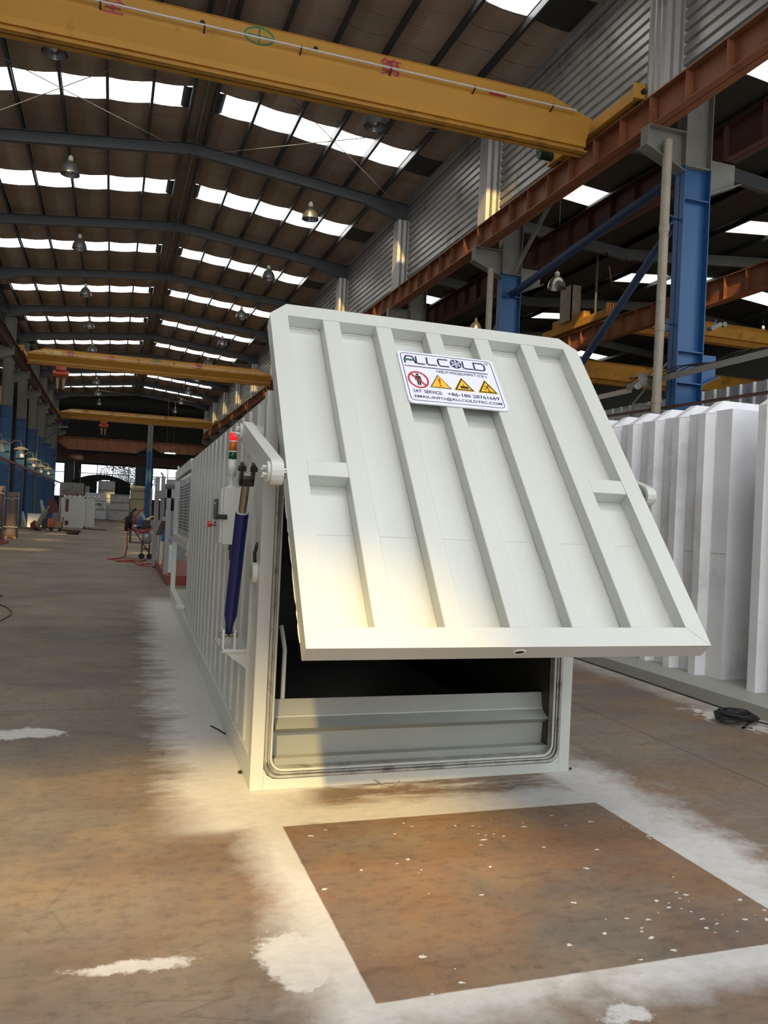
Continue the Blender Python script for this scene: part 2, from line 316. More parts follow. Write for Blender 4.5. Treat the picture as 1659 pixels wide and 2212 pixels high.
# ------------------------------------------------------------------ mesh helpers
class MB:
    """collects shapes; build() links them as ONE mesh object"""
    def __init__(s, xf=None): s.v = []; s.f = []; s.mi = []; s.xf = xf; s.mat = 0; s.sm = []
    def add(s, vs, fs, smooth=False):
        b = len(s.v); s.v += [Vector(p) for p in vs]
        for f in fs: s.f.append([b + i for i in f]); s.mi.append(s.mat); s.sm.append(smooth)
        return s
    def box(s, x0, x1, y0, y1, z0, z1):
        vs = [(x, y, z) for z in (z0, z1) for y in (y0, y1) for x in (x0, x1)]
        return s.add(vs, [(0, 2, 3, 1), (4, 5, 7, 6), (0, 1, 5, 4), (2, 6, 7, 3), (0, 4, 6, 2), (1, 3, 7, 5)])
    def bar(s, p0, p1, w, h, up=(0, 0, 1)):
        p0, p1 = Vector(p0), Vector(p1); d = (p1 - p0).normalized(); u = Vector(up)
        if abs(d.dot(u)) > 0.98: u = Vector((1, 0, 0))
        r = d.cross(u).normalized(); u = r.cross(d)
        vs = [p + r * a * w / 2 + u * b * h / 2 for p in (p0, p1) for a, b in ((-1, -1), (1, -1), (1, 1), (-1, 1))]
        return s.add(vs, [(0, 1, 2, 3), (7, 6, 5, 4), (0, 4, 5, 1), (1, 5, 6, 2), (2, 6, 7, 3), (3, 7, 4, 0)])
    def tube(s, pts, r, n=10, closed=False, r1=None):
        pts = [Vector(p) for p in pts]; k = len(pts); vs = []; fs = []; prev = None
        for i, p in enumerate(pts):
            if closed: d = pts[(i + 1) % k] - pts[i - 1]
            else: d = pts[min(i + 1, k - 1)] - pts[max(i - 1, 0)]
            d.normalize()
            if prev is None:
                a = Vector((0, 0, 1)) if abs(d.z) < 0.9 else Vector((1, 0, 0)); u = d.cross(a).normalized()
            else: u = (prev - d * prev.dot(d)).normalized()
            prev = u; w = d.cross(u); rr = r if r1 is None else r + (r1 - r) * i / (k - 1)
            vs += [p + (u * math.cos(2 * PI * j / n) + w * math.sin(2 * PI * j / n)) * rr for j in range(n)]
        for i in range(k if closed else k - 1):
            a, b = i * n, ((i + 1) % k) * n
            fs += [(a + j, a + (j + 1) % n, b + (j + 1) % n, b + j) for j in range(n)]
        s.add(vs, fs, True)
        if not closed:
            s.add(vs[:n], [tuple(reversed(range(n)))]); s.add(vs[-n:], [tuple(range(n))])
        return s
    def cyl(s, p0, p1, r0, r1=None, n=18): return s.tube([p0, p1], r0, n, r1=r1)
    def lathe(s, c, prof, n=24, axis=(0, 0, 1)):
        c = Vector(c); ax = Vector(axis).normalized(); a = Vector((1, 0, 0)) if abs(ax.x) < 0.9 else Vector((0, 1, 0))
        u = ax.cross(a).normalized(); w = ax.cross(u); vs = []
        for r, z in prof: vs += [c + ax * z + (u * math.cos(2 * PI * j / n) + w * math.sin(2 * PI * j / n)) * r for j in range(n)]
        fs = [(i * n + j, i * n + (j + 1) % n, (i + 1) * n + (j + 1) % n, (i + 1) * n + j) for i in range(len(prof) - 1) for j in range(n)]
        return s.add(vs, fs, True)
    def prism(s, poly, off):
        """closed 3-D polygon swept by a vector"""
        poly = [Vector(p) for p in poly]; off = Vector(off); n = len(poly)
        return s.add(poly + [p + off for p in poly], [tuple(range(n)), tuple(range(2 * n - 1, n - 1, -1))] + [(i, n + i, n + (i + 1) % n, (i + 1) % n) for i in range(n)])
    def sheet(s, prof, sweep, smooth=False):
        """open profile swept along a vector"""
        prof = [Vector(p) for p in prof]; sweep = Vector(sweep); n = len(prof)
        return s.add(prof + [p + sweep for p in prof], [(i, i + 1, n + i + 1, n + i) for i in range(n - 1)], smooth)
    def quad(s, a, b, c, d): return s.add([a, b, c, d], [(0, 1, 2, 3)])
    def ball(s, c, rx, ry, rz, n=14, k=8):
        vs = []; c = Vector(c)
        for i in range(k + 1):
            t = PI * i / k
            for j in range(n): vs.append(c + Vector((rx * math.sin(t) * math.cos(2 * PI * j / n), ry * math.sin(t) * math.sin(2 * PI * j / n), rz * math.cos(t))))
        return s.add(vs, [(i * n + j, i * n + (j + 1) % n, (i + 1) * n + (j + 1) % n, (i + 1) * n + j) for i in range(k) for j in range(n)], True)
    def text(s, body, o, ux, uy, w, h, bold=0.0):
        """lettering stretched into a w x h box whose lower corner is o"""
        cu = bpy.data.curves.new('lettering', 'FONT'); cu.body = body; cu.resolution_u = 3; cu.offset = bold
        ob = bpy.data.objects.new('lettering', cu); C.objects.link(ob)
        bpy.context.view_layer.update()
        me = bpy.data.meshes.new_from_object(ob.evaluated_get(bpy.context.evaluated_depsgraph_get()))
        xs = [q.co.x for q in me.vertices]; ys = [q.co.y for q in me.vertices]
        if xs:
            x0, x1, y0, y1 = min(xs), max(xs), min(ys), max(ys); o, ux, uy = Vector(o), Vector(ux), Vector(uy)
            vs = [o + ux * ((q.co.x - x0) / max(x1 - x0, 1e-6) * w) + uy * ((q.co.y - y0) / max(y1 - y0, 1e-6) * h) for q in me.vertices]
            s.add(vs, [tuple(p.vertices) for p in me.polygons])
        bpy.data.objects.remove(ob); bpy.data.curves.remove(cu); bpy.data.meshes.remove(me)
        return s
    def stroke(s, pts, w, frame, closed=False):
        """flat line of width w through 2-D points laid out by frame(x, y)"""
        pts = [Vector(p) for p in pts]; n = len(pts); L = []; R = []
        for i in range(n):
            if closed: a, b = (pts[i] - pts[i - 1]), (pts[(i + 1) % n] - pts[i])
            else: a, b = pts[i] - pts[max(i - 1, 0)], pts[min(i + 1, n - 1)] - pts[i]
            if a.length < 1e-9: a = b
            if b.length < 1e-9: b = a
            a, b = a.normalized(), b.normalized(); t = (a + b)
            t = a if t.length < 1e-6 else t.normalized(); nn = Vector((-t.y, t.x)); k = w / 2 / max(0.5, nn.dot(Vector((-a.y, a.x))))
            L.append(pts[i] + nn * k); R.append(pts[i] - nn * k)
        vs = [frame(*p) for p in L + R]
        return s.add(vs, [(i, (i + 1) % n, n + (i + 1) % n, n + i) for i in range(n if closed else n - 1)])
    def flat(s, poly, frame): return s.add([frame(*p) for p in poly], [tuple(range(len(poly)))])
    def build(s, name, mats, parent=None, bevel=0.0, fixn=True):
        me = bpy.data.meshes.new(name)
        off = parent_origin(parent)
        vs = [(s.xf(p) if s.xf else p) - off for p in s.v]
        me.from_pydata([tuple(p) for p in vs], [], s.f); me.update()
        if not isinstance(mats, (list, tuple)): mats = [mats]
        for q in mats: me.materials.append(q)
        me.polygons.foreach_set('material_index', s.mi); me.polygons.foreach_set('use_smooth', s.sm)
        if fixn:
            bm = bmesh.new(); bm.from_mesh(me); bmesh.ops.recalc_face_normals(bm, faces=bm.faces); bm.to_mesh(me); bm.free()
        o = bpy.data.objects.new(name, me); C.objects.link(o)
        if parent is not None: o.parent = parent
        if bevel:
            b = o.modifiers.new('edge', 'BEVEL'); b.width = bevel; b.segments = 2; b.limit_method = 'ANGLE'; b.angle_limit = 0.7
        return o
def parent_origin(p):
    v = Vector((0, 0, 0))
    while p is not None: v = v + p.location; p = p.parent
    return v
def thing(name, loc, label, cat, group=None):
    o = bpy.data.objects.new(name, None); C.objects.link(o); o.location = loc; o.empty_display_size = 0.2
    return tag(o, label, cat, group)
def tag(o, label, cat, group=None):
    o['label'] = label; o['category'] = cat; o['kind'] = 'thing'
    if group: o['group'] = group
    return o
def struct(o, label=None):
    o['kind'] = 'structure'
    if label: o['label'] = label
    return o
def copy_tree(o, loc, label=None, group=None):
    c = o.copy(); C.objects.link(c); c.location = loc
    if label: c['label'] = label
    if group: c['group'] = group
    def kids(a, b):
        for ch in list(a.children):
            d = ch.copy(); C.objects.link(d); d.parent = b; kids(ch, d)
    kids(o, c); return c
NTH = ['first', 'second', 'third', 'fourth', 'fifth', 'sixth', 'seventh', 'eighth', 'ninth', 'tenth', 'eleventh', 'twelfth']

# ------------------------------------------------------------------ the hall
RX, RZ, SL = 2.07, 14.25, 0.107         # ridge, roof sheet height there, slope
XW, XLW = 9.75, -6.3                    # clerestory wall line, valley over the other column row
FRAMES = [13.0, 20.6, 28, 36, 44, 52, 60, 68, 76, 84, 92]
def zr(x, dz=0.0): return RZ - SL * abs(x - RX) + dz
b = MB(); b.box(-32, 46, -22, 135, -0.3, 0.0)
struct(b.build('floor', M['floor']))

YEND = 112.5
STRIPS = [(15.75, 16.95), (24.6, 25.9), (31.9, 33.3), (40.0, 41.3), (48.0, 49.3), (56.0, 57.3), (64, 65.3), (72, 73.3), (80, 81.3), (88, 89.2)]
PX = [RX - q for q in (8.37, 7.75, 6.5, 5.25, 4.0, 2.75, 1.5, 0.28)]
PXR = [RX + q for q in (0.28, 1.5, 2.75, 4.0, 5.25, 6.5)] + [XW]
def sag_row(xs):
    out = []
    for a, c in zip(xs[:-1], xs[1:]):
        for k in range(4): out.append((a + (c - a) * k / 4, 0.05 * math.sin(PI * k / 4)))
    out.append((xs[-1], 0.0)); return out
b = MB(); b2 = MB(); wn = 1
ys = [3.0]
for s0, s1 in STRIPS: ys += [s0, s1]
ys.append(96.0)
for side, xs in (('l', PX), ('r', PXR)):
    row = sag_row(xs)
    lo, hi = (xs[1], xs[-2]) if side == 'l' else (xs[1], xs[-2])
    for i in range(len(ys) - 1):
        y0, y1 = ys[i], ys[i + 1]; isky = i % 2 == 1
        if not isky:
            b.sheet([(x, y0, zr(x) - s) for x, s in row], (0, y1 - y0, 0))
        else:
            # at the strip only the ends by ridge and eave are metal sheet
            ex = [(RX - .62, xs[-1]), (xs[0], xs[1])] if side == 'l' else [(xs[0], RX + .62), (xs[-2], xs[-1])]
            b.mat = 1
            for a, c in ex: b.sheet([(x, y0, zr(x) - s_) for x, s_ in sag_row([a, c])], (0, y1 - y0, 0))
            b.mat = 0
            for a, c in (list(zip(xs[1:-2], xs[2:-1])) + [(xs[-2], RX - .62)] if side == 'l' else [(RX + .62, xs[1])] + list(zip(xs[1:-2], xs[2:-1]))):
                b2.quad((a + 0.03, y0, zr(a)), (c - 0.03, y0, zr(c)), (c - 0.03, y1, zr(c)), (a + 0.03, y1, zr(a)))
            struct(b2.build('window_%d' % wn, M['pane'], fixn=False)); wn += 1; b2 = MB()
b.quad((RX - 0.3, 3, zr(RX - .3)), (RX + 0.3, 3, zr(RX + .3)), (RX + 0.3, 96, zr(RX + .3)), (RX - 0.3, 96, zr(RX - .3)))
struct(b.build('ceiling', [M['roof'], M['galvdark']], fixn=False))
# unseen roof behind the camera, its translucent strip placed to throw the sun patch
b = MB()
SX0, SX1, SY0, SY1 = -9.5, -4.2, -14.3, -11.4
OS = ((-2.6, 7.2, -4.4, -2.6), (-2.6, 8.6, 0.6, 2.2))      # two unseen glowing strips, added to light the cooler from above
for (x0, x1, y0, y1) in ((-24, 10, -22, SY0), (-24, SX0, SY0, SY1), (SX1, 10, SY0, SY1), (-24, 10, SY1, -4.4), (-24, -2.6, -4.4, -2.6), (7.2, 10, -4.4, -2.6), (-24, 10, -2.6, .6), (-24, -2.6, .6, 2.2), (8.6, 10, .6, 2.2), (-24, 10, 2.2, 3.0)):
    b.box(x0, x1, y0, y1, 14.0, 14.1)
struct(b.build('ceiling_unseen', M['roof']))
b = MB(); b.quad((SX0, SY0, 14.05), (SX1, SY0, 14.05), (SX1, SY1, 14.05), (SX0, SY1, 14.05))
struct(b.build('window_%d' % wn, M['pane'], fixn=False)); wn += 1
for x0, x1, y0, y1 in OS:
    b = MB(); b.quad((x0, y0, 14.05), (x1, y0, 14.05), (x1, y1, 14.05), (x0, y1, 14.05)); struct(b.build('window_%d' % wn, M['fillpane'], fixn=False)); wn += 1
b = MB(); b.box(-24, 36, 95.9, YEND, 13.6, 13.8); struct(b.build('ceiling_end', M['galvdark']))
b = MB(); b.box(-6.5, 9.8, 95.95, 96.05, 13.0, 14.4); struct(b.build('wall_gable', M['galvdark']))
# neighbour halls: roofs with the same strips
def side_roof(name, x0, x1, zc):
    global wn
    b = MB(); xm = (x0 + x1) / 2; zz = lambda x: zc - 0.09 * abs(x - xm)
    yy = [3.0]
    for s0, s1 in STRIPS[:9]: yy += [s0, s1]
    yy.append(96)
    n = 6; xs = [x0 + (x1 - x0) * i / n for i in range(n + 1)]
    for i in range(len(yy) - 1):
        if i % 2 == 0: b.sheet([(x, yy[i], zz(x)) for x in xs], (0, yy[i + 1] - yy[i], 0))
        else:
            for a, c in ((xs[0], xs[1]), (xs[-2], xs[-1])): b.quad((a, yy[i], zz(a)), (c, yy[i], zz(c)), (c, yy[i + 1], zz(c)), (a, yy[i + 1], zz(a)))
            p = MB()
            for a, c in zip(xs[1:-2], xs[2:-1]): p.quad((a + .06, yy[i], zz(a)), (c - .06, yy[i], zz(c)), (c - .06, yy[i + 1], zz(c)), (a + .06, yy[i + 1], zz(a)))
            struct(p.build('window_%d' % wn, M['panedim'], fixn=False)); wn += 1
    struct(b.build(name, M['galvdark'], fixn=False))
    for x in xs:
        p = MB(); p.box(x - 0.045, x + 0.045, 3, 96, zz(x) - 0.2, zz(x) - 0.02); struct(p.build('purlin', M['purlin']))
    for y in FRAMES[1:9]:
        p = MB()
        for s_ in (x0, x1): p.bar((s_, y, zz(s_) - 0.45), (xm, y, zz(xm) - 0.45), 0.18, 0.42)
        struct(p.build('roof_beam', M['rafter']))
side_roof('ceiling_neighbour', 9.78, 19.0, 13.6)
side_roof('ceiling_far_neighbour', 19.0, 34.0, 13.86)
side_roof('ceiling_side', -19.5, -6.3, 13.95)
# purlins of the main hall
for x in PX[1:-1] + PXR[1:-1]:
    p = MB(); z = zr(x)
    p.box(x - 0.012, x + 0.012, 3, 95, z - 0.24, z - 0.055); p.box(x - 0.012, x + 0.07, 3, 95, z - 0.25, z - 0.232); p.box(x - 0.012, x + 0.07, 3, 95, z - 0.07, z - 0.052)
    struct(p.build('purlin', M['purlin']))
for x in (RX - 0.33, RX + 0.33):
    p = MB(); z = zr(x)
    p.box(x - 0.05, x + 0.05, 3, 95, z - 0.26, z - 0.06); struct(p.build('purlin', M['purlin']))
p = MB(); p.cyl((RX + .05, 3, zr(RX) - 0.2), (RX + .05, 95, zr(RX) - 0.2), 0.05, n=8); struct(p.build('ridge_tube', M['greysteel']))
# rafters: an I-section frame beam on each column line, haunched at the right end
for y in FRAMES:
    p = MB()
    for xe in (XLW, XW):
        sgn = 1 if xe > RX else -1
        top = [(RX, -0.26), (xe, -0.26)]; hx = xe - sgn * 1.7
        prof = [(RX, zr(RX) - 0.26), (xe, zr(xe) - 0.26), (xe, zr(xe) - .98), (hx, zr(hx) - 0.62), (RX, zr(RX) - 0.62)]
        p.prism([(x, y - 0.006, z) for x, z in prof], (0, 0.012, 0))
        for a, c in ((0, 1), (2, 3), (3, 4)):
            p.bar((prof[a][0], y, prof[a][1]), (prof[c][0], y, prof[c][1]), 0.2, 0.022)
    p.bar((RX, y, zr(RX) - 0.22), (RX, y, zr(RX) - 0.68), 0.2, 0.03)
    struct(p.build('roof_beam', M['rafter']))
# clerestory wall: horizontal trapezoid sheet, one panel per bay between the clad posts
prof = []; z = 10.2; k = 0
while z < 13.52:
    prof += [(XW, 0, z), (XW, 0, z + 0.045), (XW - 0.05, 0, z + 0.065), (XW - 0.05, 0, z + 0.2), (XW, 0, z + 0.22)]; z += 0.22
b = MB(); b.sheet([(x, 3.0, z) for x, y, z in prof], (0, 93, 0)); struct(b.build('wall_right', M['galv'], fixn=False))
# far end of the hall
b = MB(); YE = 112.0
b.box(-20, 34, YE, YE + .2, 6.75, 15.5); b.box(-20, 34, YE, YE + .2, 0, 2.6)
for x0, x1 in ((-20, -7.35), (-4.9, -3.9), (3.9, 5.0), (12.5, 34)): b.box(x0, x1, YE, YE + .2, 2.6, 6.75)
struct(b.build('wall_end', M['galvdark']))
for i, (x0, x1) in enumerate(((-7.35, -4.9), (-3.9, 3.9), (5.0, 12.5))):
    p = MB(); p.quad((x0, YE + .1, 2.6), (x1, YE + .1, 2.6), (x1, YE + .1, 6.75), (x0, YE + .1, 6.75)); p.mat = 1
    n = max(1, round((x1 - x0) / 1.9))
    for q in range(1, n): p.box(x0 + (x1 - x0) * q / n - .05, x0 + (x1 - x0) * q / n + .05, YE, YE + .15, 2.6, 6.75)
    p.box(x0, x1, YE, YE + .15, 5.6, 5.7)
    struct(p.build('window_%d' % wn, [M['glass'], M['purlin']])); wn += 1
# wall of the side hall with its window band, and the wall beyond the neighbour halls
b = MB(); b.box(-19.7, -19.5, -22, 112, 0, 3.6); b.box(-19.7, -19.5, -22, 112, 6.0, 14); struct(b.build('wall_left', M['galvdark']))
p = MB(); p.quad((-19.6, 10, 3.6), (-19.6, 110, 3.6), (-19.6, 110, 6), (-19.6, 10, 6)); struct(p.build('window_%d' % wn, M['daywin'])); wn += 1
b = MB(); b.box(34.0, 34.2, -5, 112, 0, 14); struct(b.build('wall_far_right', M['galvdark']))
# unseen entrance wall; high band and gate openings added for the fill lamps
b = MB(); b.box(-20, -12.2, -22, -21.8, 0, 14); b.box(-12.2, -5.4, -22, -21.8, 0, 8.7); b.box(8.2, 34, -22, -21.8, 0, 14); b.box(7.4, 8.2, -22, -21.8, 0, 8.7); b.box(-5.4, 7.4, -22, -21.8, 7.4, 8.7); b.box(-20, 34, -22, -21.8, 13.5, 14); struct(b.build('wall_front', M['galvdark']))

# ------------------------------------------------------------------ steel columns, runway beams
def column(xf, sx, y, blue_top, label, group, zb=9.37):
    """H-section column: flange faces at xf and xf+sx*0.6; sx points away from the hall"""
    t = thing('steel_column', (xf + sx * .3, y, 0), label, 'column', group)
    def shaft(z0, z1):
        p = MB(); x1 = xf + sx * 0.60
        p.box(min(xf, xf + sx * .02), max(xf, xf + sx * .02), y - .14, y + .14, z0, z1)
        p.box(min(x1, x1 - sx * .02), max(x1, x1 - sx * .02), y - .14, y + .14, z0, z1)
        p.box(min(xf, x1), max(xf, x1), y - .008, y + .008, z0, z1); return p
    shaft(0, blue_top).build('lower_shaft', M['blue'], t)
    shaft(blue_top, zr(xf) - 1.0).build('upper_shaft', M['greysteel'], t)
    st = [blue_top, blue_top - 0.62, 5.25, 4.65]
    for z in st:
        p = MB(); p.box(min(xf + sx * .02, xf + sx * .58), max(xf + sx * .02, xf + sx * .58), y - .13, y + .13, z - .012, z + .012)
        p.build('stiffener', M['blue'] if z < blue_top else M['greysteel'], t)
    p = MB(); xt = xf - sx * 0.82
    p.prism([(xf, y - .01, zb), (xt, y - .01, zb), (xt, y - .01, zb - .38), (xf, y - .01, zb - .72)], (0, .02, 0))
    p.bar((xf, y, zb - .73), (xt - sx * .06, y, zb - .38), .28, .02); p.box(min(xf, xt), max(xf, xt), y - .14, y + .14, zb - .02, zb)
    p.box(xt - .01, xt + .01, y - .12, y + .12, zb - .38, zb)
    p.build('bracket', M['greysteel'], t)
    return t
for i, y in enumerate(FRAMES):
    t = column(9.95, 1, y, 8.75, 'blue steel column under the clad wall, %s in its row from the camera' % NTH[i], 'columns under the clad wall')
    if i < 3:        # brackets to the neighbour hall
        p = MB(); p.prism([(10.55, y - .01, 9.0), (11.2, y - .01, 9.0), (11.2, y - .01, 8.6), (10.55, y - .01, 8.3)], (0, .02, 0)); p.bar((10.55, y, 8.29), (11.26, y, 8.6), .28, .02); p.build('bracket', M['greysteel'], t)
        p = MB(); p.prism([(10.55, y - .01, 5.25), (10.95, y - .01, 5.25), (10.95, y - .01, 4.85), (10.55, y - .01, 4.65)], (0, .02, 0)); p.bar((10.55, y, 4.64), (10.97, y, 4.85), .24, .02); p.build('bracket', M['blue'], t)
    # corrugated cladding round the upper post
    p = MB(); x0, x1, y0, y1 = 9.3, 10.06, y - .26, y + .26; w = []
    for k in range(9):
        a = x0 + (x1 - x0) * k / 8
        w.append((a, y0 - (0.03 if k % 2 else 0), 0))
    side = [(x0 - (0.03 if k % 2 else 0), y1 + (y0 - y1) * k / 6, 0) for k in range(7)]
    p.sheet([(q[0], q[1], 9.98) for q in side + w], (0, 0, zr(9.7) - 0.9 - 9.98))
    p.box(x0 + .02, x1, y0 + .02, y1, 9.98, zr(9.7) - 0.9)
    p.build('cladding', M['galv'], t, fixn=False)
LC = [44.0, 52, 60, 68, 76, 84, 92]
for i, y in enumerate(LC):
    column(-5.72, -1, y, 7.3, 'blue steel column on the left side of the hall, %s from the front' % NTH[i], 'columns on the left side', 9.37)
def runway(name, xc, y0, y1, ztop, hgt, fw, label, group, mat, near=True, rail=True):
    t = thing(name, (xc, (y0 + y1) / 2, ztop - hgt), label, 'beam', group)
    p = MB(); p.box(xc - fw / 2, xc + fw / 2, y0, y1, ztop - .02, ztop); p.box(xc - fw / 2, xc + fw / 2, y0, y1, ztop - hgt, ztop - hgt + .02)
    p.box(xc - .007, xc + .007, y0, y1, ztop - hgt, ztop); p.build('web_and_flanges', mat, t)
    n = max(2, int(round((y1 - y0) / 0.96)))
    for k in range(1, n):
        yy = y0 + (y1 - y0) * k / n; p = MB()
        p.box(xc - fw / 2 + .01, xc - .007, yy - .006, yy + .006, ztop - hgt + .03, ztop - .02); p.box(xc + .007, xc + fw / 2 - .01, yy - .006, yy + .006, ztop - hgt + .03, ztop - .02)
        p.build('stiffener', mat, t)
    for ye, s in ((y0, 1), (y1, -1)):
        p = MB(); p.box(xc - fw / 2 + .01, xc + fw / 2 - .01, ye, ye + s * .014, ztop - hgt, ztop)
        if near:
            for k in range(3):
                for sx in (-1, 1): p.cyl((xc + sx * fw * .28, ye + s * .014, ztop - hgt * (.3 + .2 * k)), (xc + sx * fw * .28, ye + s * .035, ztop - hgt * (.3 + .2 * k)), .018, n=6)
        p.build('end_plate', mat, t)
    if rail:
        p = MB(); p.box(xc - .04, xc + .04, y0, y1, ztop + .0, ztop + .06); p.build('rail', M['primerdark'], t)
    return t
RB = [4.9] + FRAMES
for i in range(len(RB) - 1):
    runway('runway_beam', 9.36, RB[i] + .004, RB[i + 1] - .004, 9.95, 0.58, 0.34, 'rust-coloured runway beam under the clad wall, %s span from the camera' % NTH[i], 'runway beams under the clad wall', M['primer'], i < 3)
for i in range(len(LC) - 1):
    runway('runway_beam', -5.2, LC[i] + .004, LC[i + 1] - .004, 9.95, 0.6, 0.32, 'dark rust crane runway beam along the left side, %s span counted from the camera' % NTH[i], 'runway beams on the left side', M['primerdark'], False)
runway('runway_beam', -5.2, 36, 43.996, 9.95, 0.6, 0.32, 'dark rust crane runway beam that leaves the photo at its left edge', 'runway beams on the left side', M['primerdark'], False)
for i in range(4):
    runway('runway_beam', 11.05, RB[i] + .004, RB[i + 1] - .004, 9.75, 0.72, 0.3, 'dark brown runway beam behind the blue columns, %s span from the camera' % NTH[i], 'neighbour hall runway beams', M['primerdark'], False)
FB = [11.0, 24.0, 37.0, 50.0]
for i in range(3):
    runway('runway_beam', 18.2, FB[i] + .004, FB[i + 1] - .004, 9.95, 0.75, 0.3, 'orange-brown runway beam across the neighbour hall, %s span from the camera' % NTH[i], 'far runway beams of the neighbour hall', M['primer'], i < 2)
for i, y in enumerate(FB[1:]):
    t = thing('steel_column', (18.7, y, 0), 'grey steel column across the neighbour hall, %s from the camera' % NTH[i], 'column', 'columns across the neighbour hall')
    p = MB(); p.box(18.45, 18.47, y - .14, y + .14, 0, 13); p.box(18.98, 19.0, y - .14, y + .14, 0, 13); p.box(18.45, 19, y - .01, y + .01, 0, 13); p.build('shaft', M['greysteel'], t)
    p = MB(); p.box(17.95, 18.45, y - .12, y + .12, 8.8, 9.2); p.build('bracket', M['greysteel'], t)
# guard rails in the dark gap above the runway
for i in range(len(FRAMES) - 1):
    y0, y1 = FRAMES[i] + .3, FRAMES[i + 1] - .3
    t = thing('guard_rail', (9.62, (y0 + y1) / 2, 9.95), 'thin steel guard rail above the runway beam, %s bay from the camera' % NTH[i], 'railing', 'guard rails above the runway')
    for z in (10.08, 10.2):
        p = MB(); p.cyl((9.62, y0, z), (9.62, y1, z), .016, n=6); p.build('rail', M['greysteel'], t)
    for k in range(4):
        yy = y0 + (y1 - y0) * (k + .5) / 4; p = MB(); p.cyl((9.62, yy, 9.95), (9.62, yy, 10.36), .014, n=6); p.build('post', M['greysteel'], t)

